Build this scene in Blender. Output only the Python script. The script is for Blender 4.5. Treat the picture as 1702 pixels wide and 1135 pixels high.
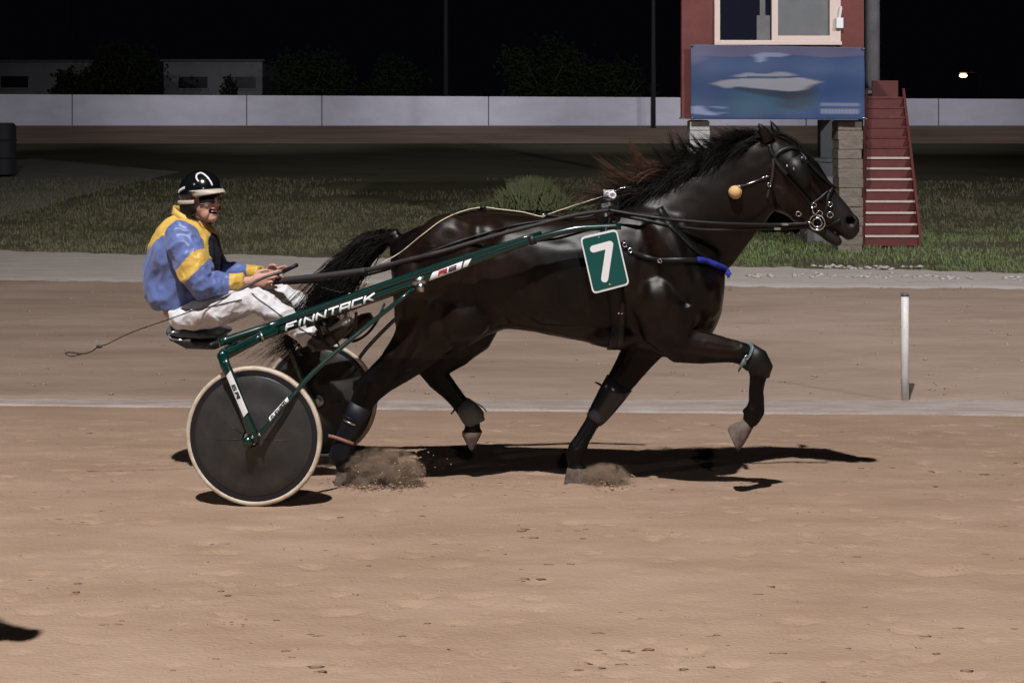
import bpy, bmesh, math, random
from mathutils import Vector, Matrix, noise
from mathutils.bvhtree import BVHTree
R = math.radians
random.seed(7)
for o in list(bpy.data.objects): bpy.data.objects.remove(o)
scene = bpy.context.scene
COL = scene.collection

# ------------------------------------------------------------------ camera
F, CX, HZ, HC = 2060.0, 851.0, 190.0, 1.99      # focal length, centre and horizon in photo pixels; eye height
cam = bpy.data.cameras.new('camera'); camo = bpy.data.objects.new('camera', cam); COL.objects.link(camo)
cam.sensor_width = 36.0; cam.lens = 36.0*F/1702.0
cam.shift_y = (HZ-567.5)/1702.0
cam.clip_end = 1500
camo.location = (0, 0, HC); camo.rotation_euler = (R(90), 0, 0)
scene.camera = camo

# ------------------------------------------------------------------ night sky and floodlights
world = bpy.data.worlds.new('World'); scene.world = world; world.use_nodes = True
wn = world.node_tree; bg = wn.nodes['Background']
sky = wn.nodes.new('ShaderNodeTexSky'); sky.sky_type = 'NISHITA'; sky.sun_disc = False
sky.sun_elevation = R(-8); sky.sun_rotation = R(200)
mixn = wn.nodes.new('ShaderNodeMixRGB'); mixn.blend_type = 'ADD'; mixn.inputs[0].default_value = 1
mixn.inputs[2].default_value = (0.010, 0.010, 0.020, 1)
wn.links.new(sky.outputs[0], mixn.inputs[1]); wn.links.new(mixn.outputs[0], bg.inputs[0])
bg.inputs[1].default_value = 0.10

def flood(name, loc, target, power, size_deg, blend, radius, col):
    l = bpy.data.lights.new(name, 'SPOT'); l.energy = power; l.spot_size = R(size_deg); l.spot_blend = blend
    l.shadow_soft_size = radius; l.color = col
    o = bpy.data.objects.new(name, l); COL.objects.link(o); o.location = loc
    o.rotation_euler = (Vector(target)-Vector(loc)).to_track_quat('-Z', 'Y').to_euler()
    return o
# floodlights on the stand side of the track (above and behind the camera) and on the infield masts
KEY = Vector((-1.7, -2.2, 16.5))
flood('floodlight', KEY, (0.3, 9.5, 0), 17500, 96, 0.75, 0.16, (1.0, 0.975, 0.955))
flood('floodlight', (-16, -6, 15.0), (0, 8, 0.5), 800, 60, 0.6, 0.2, (0.9, 0.94, 1.0))
flood('floodlight', (3, -27, 15.0), (0.5, 8, 0.8), 2600, 34, 0.7, 0.25, (0.93, 0.95, 1.0))
flood('floodlight', (17, -2, 15.0), (4, 25, 0.5), 15500, 58, 0.8, 0.2, (0.92, 0.95, 1.0))
for fx, fp in ((-24, 8000), (-10, 12000), (4, 16000), (17, 12000), (30, 9000)):
    flood('floodlight', (fx, 28, 15.5), (fx, 66, 2.6), fp, 40, 0.9, 0.3, (0.92, 0.92, 1.0))
vs = scene.view_settings; vs.view_transform = 'Standard'; vs.look = 'None'; vs.exposure = 0.0; vs.gamma = 1.0
vs.use_curve_mapping = False
scene.cycles.max_bounces = 5

# ------------------------------------------------------------------ helpers
PSI = R(6)
FW = Vector((math.cos(PSI), -math.sin(PSI), 0)); NL = Vector((math.sin(PSI), math.cos(PSI), 0)); UP = Vector((0, 0, 1))
ORIG = Vector((-1.312, 6.3, 0)); CAMP = Vector((0, 0, HC))
def ray(px, py): return Vector(((px-CX)/F, 1.0, (HZ-py)/F))
def at(px, py, l):
    """photo point -> point in the vertical plane that lies l metres beyond the near wheel's plane"""
    d = ray(px, py); t = (l + ORIG.dot(NL))/d.dot(NL)
    return CAMP + d*t
def W(px, py, Y): return CAMP + ray(px, py)*Y
def sc(l, px=851): return at(px, 500, l).y/F
def gz(Y):
    if Y < -4: return 0.086*10.3
    if Y <= 10: return -0.086*(Y-6.3)
    if Y <= 25: return -0.3182
    if Y <= 55: return -0.3182 + (Y-25)/30*(0.71+0.3182)
    if Y <= 66: return 0.71 + (Y-55)/11*0.72
    return 1.43
ORG = {}
def reg(o, label, cat, group=None, kind=None):
    if label: o['label'] = label
    if cat: o['category'] = cat
    if group: o['group'] = group
    if kind: o['kind'] = kind
    return o
def thing(name, label, cat, loc, group=None):
    o = bpy.data.objects.new(name, None); COL.objects.link(o); o.location = loc; o.empty_display_size = 0.1
    ORG[o] = Vector(loc)
    return reg(o, label, cat, group)
class G:
    def __init__(s): s.v = []; s.f = []; s.m = []
    def add(s, vs, fs, mi=0):
        b = len(s.v); s.v += [Vector(x) for x in vs]
        s.f += [[b+i for i in f] for f in fs]; s.m += [mi]*len(fs)
        return s
    def rings(s, rs, cap=True, closed=False, mi=0):
        n = len(rs[0]); vs = [p for r in rs for p in r]; fs = []; k = len(rs)
        for i in range(k if closed else k-1):
            a, b = i*n, ((i+1) % k)*n
            for j in range(n): fs.append([a+j, a+(j+1) % n, b+(j+1) % n, b+j])
        if cap and not closed:
            fs.append(list(range(n))[::-1]); fs.append([(k-1)*n+j for j in range(n)])
        return s.add(vs, fs, mi)
    def tube(s, pts, r, n=8, closed=False, mi=0, flat=1.0, side=None):
        pts = [Vector(p) for p in pts]; k = len(pts); rs = []
        if not isinstance(r, (list, tuple)): r = [r]*k
        prev = None
        for i in range(k):
            a = pts[i-1] if (i > 0 or closed) else pts[i]; b = pts[(i+1) % k] if (i < k-1 or closed) else pts[i]
            t = (b-a).normalized()
            if prev is None:
                ref = side if side is not None else (NL if abs(t.dot(NL)) < 0.9 else UP)
                u = (ref - t*ref.dot(t)).normalized()
            else: u = (prev - t*prev.dot(t)).normalized()
            prev = u; w = t.cross(u)
            rs.append([pts[i] + u*math.cos(q)*r[i]*flat + w*math.sin(q)*r[i] for q in [2*math.pi*j/n for j in range(n)]])
        return s.rings(rs, True, closed, mi)
    def box(s, c, ax, ay, az, mi=0):
        c = Vector(c); vs = []
        for i in (-1, 1):
            for j in (-1, 1):
                for k in (-1, 1): vs.append(c+ax*i+ay*j+az*k)
        return s.add(vs, [[0,1,3,2],[4,6,7,5],[0,4,5,1],[2,3,7,6],[0,2,6,4],[1,5,7,3]], mi)
    def bx(s, x0, x1, y0, y1, z0, z1, mi=0):
        return s.box(((x0+x1)/2, (y0+y1)/2, (z0+z1)/2), Vector((abs(x1-x0)/2,0,0)), Vector((0,abs(y1-y0)/2,0)), Vector((0,0,abs(z1-z0)/2)), mi)
    def ell(s, c, ax, ay, az, n=12, k=8, mi=0):
        rs = []
        for i in range(1, k):
            th = math.pi*i/k
            rs.append([c + az*math.cos(th) + (ax*math.cos(q)+ay*math.sin(q))*math.sin(th) for q in [2*math.pi*j/n for j in range(n)]])
        return s.rings(rs, True, False, mi)
    def limb(s, st, n=14, pw=1.0, mi=0, round_end=True):
        """stations (px, py, half thickness px, lateral half width m, lateral l): an elliptical tapering limb"""
        cs = [at(a[0], a[1], a[4]) for a in st]; rs = []
        for i, a in enumerate(st):
            t = (cs[min(i+1, len(cs)-1)] - cs[max(i-1, 0)]).normalized()
            u = t.cross(NL).normalized(); h = a[2]*cs[i].y/F; w = (NL - t*NL.dot(t)).normalized()
            rs.append([cs[i] + u*math.cos(q)*h + w*math.sin(q)*a[3] for q in [2*math.pi*j/n for j in range(n)]])
        return s.rings(rs, True, False, mi)
    def pairs(s, st, l=0.65, n=18, ex=1.0, mi=0):
        """stations (top px, top py, bottom px, bottom py, lateral half width[, l])"""
        rs = []
        for a in st:
            L = a[5] if len(a) > 5 else l
            p, q = at(a[0], a[1], L), at(a[2], a[3], L); c = (p+q)/2; u = (p-q)/2
            ring = []
            for j in range(n):
                th = 2*math.pi*j/n; co, si = math.cos(th), math.sin(th)
                ring.append(c + u*math.copysign(abs(co)**ex, co) + NL*a[4]*math.copysign(abs(si)**ex, si))
            rs.append(ring)
        return s.rings(rs, True, False, mi)
    def blob(s, px, py, l, rx, ry, rl, rot=0):
        c = at(px, py, l); k = c.y/F; a = R(rot)
        ux = FW*math.cos(a)+UP*math.sin(a); uz = -FW*math.sin(a)+UP*math.cos(a)
        return s.ell(c, ux*rx*k, NL*rl, uz*ry*k)
def link(name, me, mats, parent, smooth=True, org=None):
    for m in (mats if isinstance(mats, (list, tuple)) else [mats]): me.materials.append(m)
    o = bpy.data.objects.new(name, me); COL.objects.link(o)
    if parent is not None:
        o.parent = parent; ORG[o] = ORG[parent]
    else: ORG[o] = org if org is not None else Vector((0,0,0)); o.location = ORG[o]
    if smooth: me.polygons.foreach_set('use_smooth', [True]*len(me.polygons))
    return o
def build(g, name, mats, parent=None, smooth=True, voxel=None, iters=3, fac=0.5, paint=None, org=None, auto=None, solid=None):
    off = ORG[parent] if parent is not None else (org if org is not None else Vector((0,0,0)))
    me = bpy.data.meshes.new(name)
    me.from_pydata([tuple(v-off) for v in g.v], [], g.f)
    bm = bmesh.new(); bm.from_mesh(me); bmesh.ops.recalc_face_normals(bm, faces=bm.faces)
    if any(g.m):
        for i, f in enumerate(bm.faces): f.material_index = g.m[i]
    bm.to_mesh(me); bm.free()
    if voxel or solid:
        t = bpy.data.objects.new('tmp', me); COL.objects.link(t)
        if voxel:
            m = t.modifiers.new('r', 'REMESH'); m.mode = 'VOXEL'; m.voxel_size = voxel
            m = t.modifiers.new('s', 'SMOOTH'); m.factor = fac; m.iterations = iters
        if solid:
            m = t.modifiers.new('q', 'SOLIDIFY'); m.thickness = solid; m.offset = 0
        dg = bpy.context.evaluated_depsgraph_get()
        me2 = bpy.data.meshes.new_from_object(t.evaluated_get(dg)); bpy.data.objects.remove(t); bpy.data.meshes.remove(me)
        me = me2; me.name = name; me.materials.clear()
    if paint:
        for p in me.polygons: p.material_index = paint(p.center+off, p.normal)
    o = link(name, me, mats, parent, smooth, org)
    if auto:
        me.set_sharp_from_angle(angle=R(auto))
    return o
def catmull(pts, n):
    pts = [Vector(p) for p in pts]; out = []
    P = [pts[0]*2-pts[1]] + pts + [pts[-1]*2-pts[-2]]
    for i in range(1, len(P)-2):
        for k in range(n):
            t = k/n; a, b, c, d = P[i-1], P[i], P[i+1], P[i+2]
            out.append(0.5*((2*b)+(c-a)*t+(2*a-5*b+4*c-d)*t*t+(3*b-3*c+d-a)*t**3))
    out.append(pts[-1]); return out

# ------------------------------------------------------------------ materials
def mat(name, col, rough=0.6, metal=0.0, spec=0.5, col2=None, nscale=6.0, stretch=(1,1,1), bump=0.0, bscale=60.0, coat=0.0, emit=None, sheen=0.0, contrast=(0.35,0.65), bstretch=(1,1,1)):
    m = bpy.data.materials.new(name); m.use_nodes = True; nt = m.node_tree; b = nt.nodes['Principled BSDF']
    b.inputs['Base Color'].default_value = (*col, 1); b.inputs['Roughness'].default_value = rough
    b.inputs['Metallic'].default_value = metal; b.inputs['Specular IOR Level'].default_value = spec
    b.inputs['Coat Weight'].default_value = coat; b.inputs['Coat Roughness'].default_value = 0.08
    b.inputs['Sheen Weight'].default_value = sheen
    if emit: b.inputs['Emission Color'].default_value = (*emit[:3], 1); b.inputs['Emission Strength'].default_value = emit[3]
    tc = nt.nodes.new('ShaderNodeTexCoord')
    if col2:
        mp = nt.nodes.new('ShaderNodeMapping'); mp.inputs['Scale'].default_value = stretch; nt.links.new(tc.outputs['Object'], mp.inputs[0])
        n = nt.nodes.new('ShaderNodeTexNoise'); n.inputs['Scale'].default_value = nscale; n.inputs['Detail'].default_value = 6; n.inputs['Roughness'].default_value = 0.62
        nt.links.new(mp.outputs[0], n.inputs['Vector'])
        r = nt.nodes.new('ShaderNodeValToRGB'); r.color_ramp.elements[0].position = contrast[0]; r.color_ramp.elements[1].position = contrast[1]
        r.color_ramp.elements[0].color = (*col, 1); r.color_ramp.elements[1].color = (*col2, 1)
        nt.links.new(n.outputs['Fac'], r.inputs[0]); nt.links.new(r.outputs[0], b.inputs['Base Color'])
    if bump:
        mp = nt.nodes.new('ShaderNodeMapping'); mp.inputs['Scale'].default_value = bstretch; nt.links.new(tc.outputs['Object'], mp.inputs[0])
        n = nt.nodes.new('ShaderNodeTexNoise'); n.inputs['Scale'].default_value = bscale; n.inputs['Detail'].default_value = 5
        nt.links.new(mp.outputs[0], n.inputs['Vector'])
        bp = nt.nodes.new('ShaderNodeBump'); bp.inputs['Strength'].default_value = bump; bp.inputs['Distance'].default_value = 0.02
        nt.links.new(n.outputs['Fac'], bp.inputs['Height']); nt.links.new(bp.outputs[0], b.inputs['Normal'])
    return m
M = {}
M['sand'] = mat('track_sand', (0.325, 0.218, 0.154), 0.95, spec=0.1, col2=(0.395, 0.276, 0.204), nscale=2.4, stretch=(0.55, 1.4, 1), bump=0.45, bscale=70, bstretch=(0.75, 1.1, 1))
M['sand2'] = mat('inner_sand', (0.275, 0.196, 0.150), 0.95, spec=0.1, col2=(0.365, 0.272, 0.218), nscale=1.5, stretch=(0.35, 1.4, 1), bump=0.5, bscale=30, bstretch=(0.4, 1.2, 1))
M['lime'] = mat('limestone_strip', (0.47, 0.40, 0.375), 0.95, spec=0.15, col2=(0.33, 0.265, 0.235), nscale=5, stretch=(0.5, 2, 1), bump=0.5, bscale=40)
M['verge'] = mat('gravel_verge', (0.40, 0.34, 0.31), 0.95, spec=0.15, col2=(0.48, 0.42, 0.39), nscale=3, stretch=(0.5, 2, 1), bump=0.5, bscale=30)
M['farsand'] = mat('far_sand', (0.36, 0.25, 0.185), 0.95, spec=0.1, col2=(0.24, 0.165, 0.12), nscale=0.35, stretch=(0.6, 2, 1), bump=0.4, bscale=8)
M['earth'] = mat('infield_earth', (0.080, 0.078, 0.044), 0.95, spec=0.1, col2=(0.125, 0.108, 0.072), nscale=0.5, stretch=(0.6, 1.3, 1), bump=0.6, bscale=14)
M['path'] = mat('path_gravel', (0.26, 0.235, 0.21), 0.95, spec=0.1, col2=(0.20, 0.18, 0.155), nscale=1.2, bump=0.5, bscale=16)
M['grass'] = mat('grass_blades', (0.125, 0.128, 0.068), 0.7, spec=0.15, col2=(0.185, 0.165, 0.105), nscale=0.7)
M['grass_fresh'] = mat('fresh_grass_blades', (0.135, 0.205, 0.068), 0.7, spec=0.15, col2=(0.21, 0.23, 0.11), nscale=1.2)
M['clod_shade'] = mat('shaded_sand', (0.175, 0.112, 0.078), 0.95, spec=0.15, col2=(0.25, 0.165, 0.115), nscale=20)  # clod colour darkened to stand for the shadows of small dents
M['straw'] = mat('pale_dry_scraps', (0.46, 0.41, 0.36), 0.9)
M['clod'] = mat('damp_sand_clods', (0.31, 0.205, 0.144), 0.95, spec=0.1, col2=(0.39, 0.27, 0.198), nscale=30)
M['coat'] = mat('horse_coat', (0.0026, 0.0020, 0.0019), 0.37, spec=0.27, col2=(0.0135, 0.0062, 0.0038), nscale=2.3, bump=0.10, bscale=260, sheen=0.0, contrast=(0.42, 0.66))
M['points'] = mat('black_leg_coat', (0.0024, 0.0020, 0.0021), 0.45, spec=0.2, bump=0.12, bscale=260)
M['hollow'] = mat('nostril_shade', (0.002, 0.0015, 0.0015), 0.9, spec=0.0)  # shade of the nostril hole painted matte black over its dent
M['muzzle'] = mat('horse_muzzle_skin', (0.012, 0.010, 0.010), 0.5, spec=0.3, bump=0.1, bscale=300)
M['hoof'] = mat('dusty_hoof', (0.165, 0.125, 0.105), 0.8, col2=(0.085, 0.062, 0.052), nscale=30, bump=0.2, bscale=90)
M['shoe'] = mat('steel_shoe', (0.5, 0.48, 0.46), 0.4, metal=1.0)
M['hair'] = mat('black_hair', (0.006, 0.0046, 0.0042), 0.6, spec=0.22)
M['hair_red'] = mat('rust_brown_hair', (0.085, 0.038, 0.022), 0.5, spec=0.4)
M['leather'] = mat('black_leather', (0.0065, 0.0065, 0.0072), 0.45, spec=0.34, bump=0.1, bscale=250)
M['nylon'] = mat('grey_brown_webbing', (0.022, 0.018, 0.018), 0.6, bump=0.25, bscale=400)
M['chrome'] = mat('polished_steel', (0.68, 0.73, 0.80), 0.2, metal=1.0)
M['alloy'] = mat('satin_alloy', (0.55, 0.56, 0.58), 0.3, metal=1.0)
M['blue_pad'] = mat('blue_padding', (0.012, 0.022, 0.28), 0.75, bump=0.3, bscale=300)
M['cream_cord'] = mat('cream_cord', (0.62, 0.56, 0.42), 0.7)
M['ball'] = mat('tan_ball', (0.62, 0.40, 0.17), 0.7, bump=0.15, bscale=200)
M['plate_green'] = mat('plate_green', (0.0, 0.072, 0.064), 0.35)
M['white'] = mat('white_print', (0.80, 0.80, 0.82), 0.4)
M['green'] = mat('dark_green_paint', (0.002, 0.024, 0.021), 0.24, spec=0.5, coat=0.5)
M['decal_red'] = mat('red_print', (0.33, 0.025, 0.04), 0.4)
M['decal_black'] = mat('black_print', (0.012, 0.013, 0.018), 0.4)
M['rubber'] = mat('cream_tyre', (0.68, 0.62, 0.52), 0.65, col2=(0.46, 0.36, 0.26), nscale=14, bump=0.1, bscale=80)
M['tread'] = mat('tan_tread', (0.33, 0.25, 0.18), 0.8, bump=0.3, bscale=150)
M['rim'] = mat('black_rim', (0.010, 0.011, 0.016), 0.3)
M['disc'] = mat('smoky_disc', (0.030, 0.031, 0.033), 0.36, spec=0.4, col2=(0.056, 0.049, 0.043), nscale=7, bump=0.05, bscale=40, contrast=(0.45, 0.75))
M['seat'] = mat('grey_vinyl', (0.075, 0.085, 0.095), 0.45, bump=0.1, bscale=120)
M['black'] = mat('black_plastic', (0.010, 0.010, 0.011), 0.5)
M['boot_gloss'] = mat('glossy_dark_boot', (0.020, 0.022, 0.028), 0.24, spec=0.5)
M['boot_grey'] = mat('grey_boot', (0.075, 0.085, 0.095), 0.5, col2=(0.10, 0.095, 0.09), nscale=20, bump=0.1, bscale=100)
M['strap_grey'] = mat('blue_grey_strap', (0.10, 0.14, 0.155), 0.5)
M['peach'] = mat('salmon_tape', (0.30, 0.15, 0.11), 0.8)
M['skin'] = mat('skin', (0.60, 0.35, 0.27), 0.5, col2=(0.52, 0.27, 0.20), nscale=18, bump=0.1, bscale=200)
M['lips'] = mat('lips', (0.33, 0.11, 0.10), 0.45)
M['mouth'] = mat('dark_mouth', (0.02, 0.008, 0.008), 0.6)
M['blue'] = mat('blue_satin', (0.105, 0.150, 0.37), 0.45, sheen=0.2, col2=(0.125, 0.175, 0.41), nscale=4, bump=0.55, bscale=13, bstretch=(1, 1, 0.6))
M['navy'] = mat('navy_vest', (0.013, 0.015, 0.028), 0.6, bump=0.3, bscale=25)
M['yellow'] = mat('yellow_satin', (0.64, 0.40, 0.06), 0.5, sheen=0.2, col2=(0.68, 0.44, 0.09), nscale=5, bump=0.5, bscale=14)
M['trouser'] = mat('white_trousers', (0.74, 0.73, 0.78), 0.6, col2=(0.64, 0.61, 0.62), nscale=5, bump=0.8, bscale=14)
M['brown_boot'] = mat('brown_black_boot', (0.022, 0.016, 0.013), 0.38, col2=(0.045, 0.03, 0.022), nscale=12, bump=0.2, bscale=60)
M['helmet'] = mat('black_helmet_gloss', (0.005, 0.0055, 0.007), 0.16, spec=0.5, coat=0.6)
M['helmet_pad'] = mat('helmet_padding', (0.006, 0.005, 0.006), 0.6, spec=0.25)
M['peak'] = mat('cream_peak', (0.52, 0.44, 0.38), 0.45)
M['lens'] = mat('dark_goggle_lens', (0.006, 0.006, 0.008), 0.1, spec=0.6)
M['post'] = mat('white_plastic_post', (0.74, 0.74, 0.72), 0.5, col2=(0.58, 0.57, 0.53), nscale=6)
M['wall'] = mat('white_painted_wall', (0.72, 0.70, 0.78), 0.8, col2=(0.62, 0.60, 0.67), nscale=0.6, stretch=(1, 1, 2), bump=0.15, bscale=6)
M['brick'] = mat('red_hut_wall', (0.155, 0.036, 0.030), 0.7, col2=(0.12, 0.026, 0.022), nscale=3, bump=0.2, bscale=20)
M['frame'] = mat('cream_frame', (0.66, 0.53, 0.48), 0.5)
M['glass'] = mat('dark_glass', (0.010, 0.011, 0.020), 0.1, spec=0.6)
M['curtain'] = mat('grey_curtain', (0.105, 0.115, 0.125), 0.5, col2=(0.14, 0.135, 0.135), nscale=3)
M['stone'] = mat('rough_stone', (0.23, 0.19, 0.155), 0.9, col2=(0.15, 0.125, 0.10), nscale=9, stretch=(0.6, 0.6, 2), bump=0.9, bscale=18)
M['white_stone'] = mat('whitewashed_pillar', (0.52, 0.50, 0.50), 0.85, col2=(0.38, 0.36, 0.36), nscale=8, bump=0.6, bscale=18)
M['stair'] = mat('dark_red_stair', (0.145, 0.027, 0.023), 0.6, col2=(0.11, 0.020, 0.017), nscale=6)
M['nosing'] = mat('cream_nosing', (0.62, 0.49, 0.44), 0.6)
M['concrete'] = mat('grey_concrete', (0.17, 0.165, 0.17), 0.85, col2=(0.12, 0.115, 0.12), nscale=3, bump=0.3, bscale=14)
M['pole'] = mat('grey_pole', (0.11, 0.11, 0.12), 0.6)
M['banner'] = mat('banner_blue', (0.036, 0.062, 0.175), 0.5, col2=(0.022, 0.042, 0.13), nscale=1.4, stretch=(0.7, 1, 2), contrast=(0.3, 0.7))
M['banner_haze'] = mat('banner_lilac', (0.105, 0.10, 0.20), 0.5, col2=(0.055, 0.07, 0.20), nscale=2, stretch=(0.6, 1, 3))
M['banner_white'] = mat('banner_white', (0.48, 0.47, 0.52), 0.5, col2=(0.36, 0.36, 0.42), nscale=4)
M['banner_pale'] = mat('banner_pale', (0.26, 0.30, 0.46), 0.5)
M['banner_teal'] = mat('banner_teal', (0.018, 0.085, 0.19), 0.5, col2=(0.022, 0.05, 0.12), nscale=3, stretch=(0.6,1,2))
M['banner_dark'] = mat('banner_dark', (0.008, 0.016, 0.045), 0.5)
M['bwall'] = mat('building_wall', (0.30, 0.29, 0.30), 0.85, col2=(0.24, 0.23, 0.24), nscale=0.4)
M['bwin'] = mat('building_window', (0.012, 0.012, 0.014), 0.3)
M['leaf'] = mat('dark_leaves', (0.016, 0.022, 0.009), 0.8, spec=0.2, col2=(0.028, 0.034, 0.014), nscale=0.6)
M['leaf_light'] = mat('pale_leaves', (0.16, 0.19, 0.085), 0.7, col2=(0.20, 0.215, 0.11), nscale=2)
M['bark'] = mat('bark', (0.06, 0.045, 0.035), 0.9, bump=0.6, bscale=20)
M['lamp'] = mat('lit_lamp', (1, 0.85, 0.6), 0.5, emit=(1.0, 0.66, 0.36, 6))
M['pole_dark'] = mat('dark_pole', (0.022, 0.022, 0.026), 0.7)
M['navy_boot'] = mat('dark_navy_boot', (0.0065, 0.0075, 0.0125), 0.5, spec=0.3)
def vcol_mat(name, rough):
    m = bpy.data.materials.new(name); m.use_nodes = True; nt = m.node_tree
    a = nt.nodes.new('ShaderNodeVertexColor'); a.layer_name = 'print'; b = nt.nodes['Principled BSDF']; b.inputs['Roughness'].default_value = rough
    nt.links.new(a.outputs[0], b.inputs['Base Color']); return m
M['print'] = vcol_mat('printed_vinyl', 0.5)
def dust_mat(name, dens):
    m = bpy.data.materials.new(name); m.use_nodes = True; nt = m.node_tree; nt.nodes.remove(nt.nodes['Principled BSDF'])
    out = nt.nodes['Material Output']; pv = nt.nodes.new('ShaderNodeVolumePrincipled'); pv.inputs['Color'].default_value = (0.80, 0.56, 0.40, 1)
    tc = nt.nodes.new('ShaderNodeTexCoord'); gr = nt.nodes.new('ShaderNodeTexGradient'); gr.gradient_type = 'SPHERICAL'
    nz = nt.nodes.new('ShaderNodeTexNoise'); nz.inputs['Scale'].default_value = 3.2; nz.inputs['Detail'].default_value = 4
    mp = nt.nodes.new('ShaderNodeMapRange'); mp.inputs['From Min'].default_value = 0.42; mp.inputs['From Max'].default_value = 0.72
    mu = nt.nodes.new('ShaderNodeMath'); mu.operation = 'MULTIPLY'; m2 = nt.nodes.new('ShaderNodeMath'); m2.operation = 'MULTIPLY'; m2.inputs[1].default_value = dens
    nt.links.new(tc.outputs['Object'], gr.inputs[0]); nt.links.new(tc.outputs['Object'], nz.inputs['Vector']); nt.links.new(nz.outputs['Fac'], mp.inputs['Value'])
    nt.links.new(gr.outputs['Fac'], mu.inputs[0]); nt.links.new(mp.outputs[0], mu.inputs[1]); nt.links.new(mu.outputs[0], m2.inputs[0]); nt.links.new(m2.outputs[0], pv.inputs['Density'])
    nt.links.new(pv.outputs[0], out.inputs['Volume']); return m

# ================================================================== SETTING
def tg(px, py):
    """where the sight line through a photo point meets the terrain"""
    d = ray(px, py); lo = 1.0
    Y = 2.0
    while Y < 300:
        if HC + d.z*Y <= gz(Y): break
        Y += 0.05
    return Vector((d.x*Y, Y, gz(Y)))
def sheet(name, xs, ys, zf, m, kind='structure', smooth=True):
    vs = [(x, y, zf(x, y)) for y in ys for x in xs]; n = len(xs)
    fs = [(j*n+i, j*n+i+1, (j+1)*n+i+1, (j+1)*n+i) for j in range(len(ys)-1) for i in range(n-1)]
    me = bpy.data.meshes.new(name); me.from_pydata(vs, [], fs)
    o = link(name, me, m, None, smooth); o['kind'] = kind
    return o
def frange(a, b, s):
    n = max(1, int(round((b-a)/s))); return [a+(b-a)*i/n for i in range(n+1)]
def NZ(x, y, z=0.0): return noise.noise(Vector((x, y, z)))

sheet('ground', [-400, -60, -20, 0, 20, 60, 400], [-60, -4, 10, 25, 55, 66, 130, 700], lambda x, y: gz(y)-0.05, M['earth'], smooth=False)
def strip_near(x): return 9.42 - 0.075*x + 0.03*NZ(x*1.5, 3) + 0.012*NZ(x*7, 9)
def strip_far(x): return 9.99 - 0.008*x + 0.02*NZ(x*1.3, 8) + 0.01*NZ(x*6, 19)
PITS = {}
for _ in range(520):
    qy = 3.6+5.4*random.random()**1.1; qx = random.uniform(-.5, .5)*qy*.95
    if NZ(qx*.5, qy*1.1, 66) < -.1: continue
    q_ = (qx, qy, random.uniform(.022, .06), random.uniform(.016, .032), random.uniform(.005, .013))
    for i_ in {int((qx+d)*4) for d in (-.13, 0, .13)}:
        for j_ in {int((qy+d)*4) for d in (-.07, 0, .07)}: PITS.setdefault((i_, j_), []).append(q_)
def track_h(x, y):
    e = max(0.0, min(1.0, (9.35-y)/0.6))
    h = 0.008*NZ(x*0.9, y*2.6) + 0.004*NZ(x*3.2, y*7, 4) + 0.003*NZ(x*11, y*18, 9)
    d = NZ(x*2.1+5, y*4.6, 31)
    if d > 0.34: h -= 0.018*min(d-0.34, 0.2)*(1+0.6*NZ(x*14, y*18))
    d = NZ(x*5.5+2, y*9.5, 57)
    if d > 0.42: h -= 0.07*min(d-0.42, 0.18)
    for (qx, qy, hx, hy, dp) in PITS.get((int(x*4), int(y*4)), ()):
        r2 = ((x-qx)/hx)**2+((y-qy)/hy)**2
        if r2 < 4: h += -dp*math.exp(-r2*1.6)+dp*.55*math.exp(-(math.sqrt(r2)-1.25)**2*7)*(1 if y < qy else .5)
    return h*e
txs = [-70, -40, -20, -9] + frange(-5.2, 5.2, 0.021) + [9, 20, 40, 70]
tys = [-20, -4, 1.0] + frange(3.55, 10.0, 0.017)
sheet('track', txs, tys, lambda x, y: gz(y) + (track_h(x, y) if (-5.2 <= x <= 5.2 and y > 3.5) else 0) - (0.004 if y > 9.3 else 0), M['sand'])
xs = frange(-14, 14, 0.12)
def ribbon(name, xs, f0, f1, n, dz, m, rough=0.004):
    vs = []; fs = []; k = n+1
    for x in xs:
        for j in range(k):
            y = f0(x) + (f1(x)-f0(x))*j/n
            vs.append((x, y, gz(y)+(dz+rough*NZ(x*5, y*9, 3) if j else -0.03)))
    for i in range(len(xs)-1):
        for j in range(n): a = i*k+j; fs.append((a, a+k, a+k+1, a+1))
    me = bpy.data.meshes.new(name); me.from_pydata(vs, [], fs); o = link(name, me, m, None); o['kind'] = 'structure'
    return o
ribbon('boundary_strip', xs, strip_near, strip_far, 10, 0.008, M['lime'])
ribbon('inner_track', xs, lambda x: strip_far(x)-0.02, lambda x: 17.4, 60, 0.002, M['sand2'], 0.014)
def vn(x): return 16.6 - 0.055*x + 0.15*NZ(x*0.9, 41)
def vf(x): return 19.2 - 0.18*x + 0.5*NZ(x*0.6, 12) + 0.2*NZ(x*2.3, 17)
ribbon('gravel_verge', xs, vn, vf, 10, 0.022, M['verge'], 0.016)
ribbon('far_track', [-90, -40, 0, 40, 90], lambda x: 55.0, lambda x: 65.6, 1, -0.02, M['farsand'], 0)
# grey path that comes in from the left
pp = [tg(-60, 268), tg(60, 262), tg(300, 284), tg(230, 300), tg(120, 326), tg(60, 345), tg(-60, 372)]
me = bpy.data.meshes.new('gravel_path'); me.from_pydata([(p.x, p.y, p.z-0.044) for p in pp], [], [list(range(len(pp)))])
o = link('gravel_path', me, M['path'], None, False); o['kind'] = 'structure'

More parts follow.
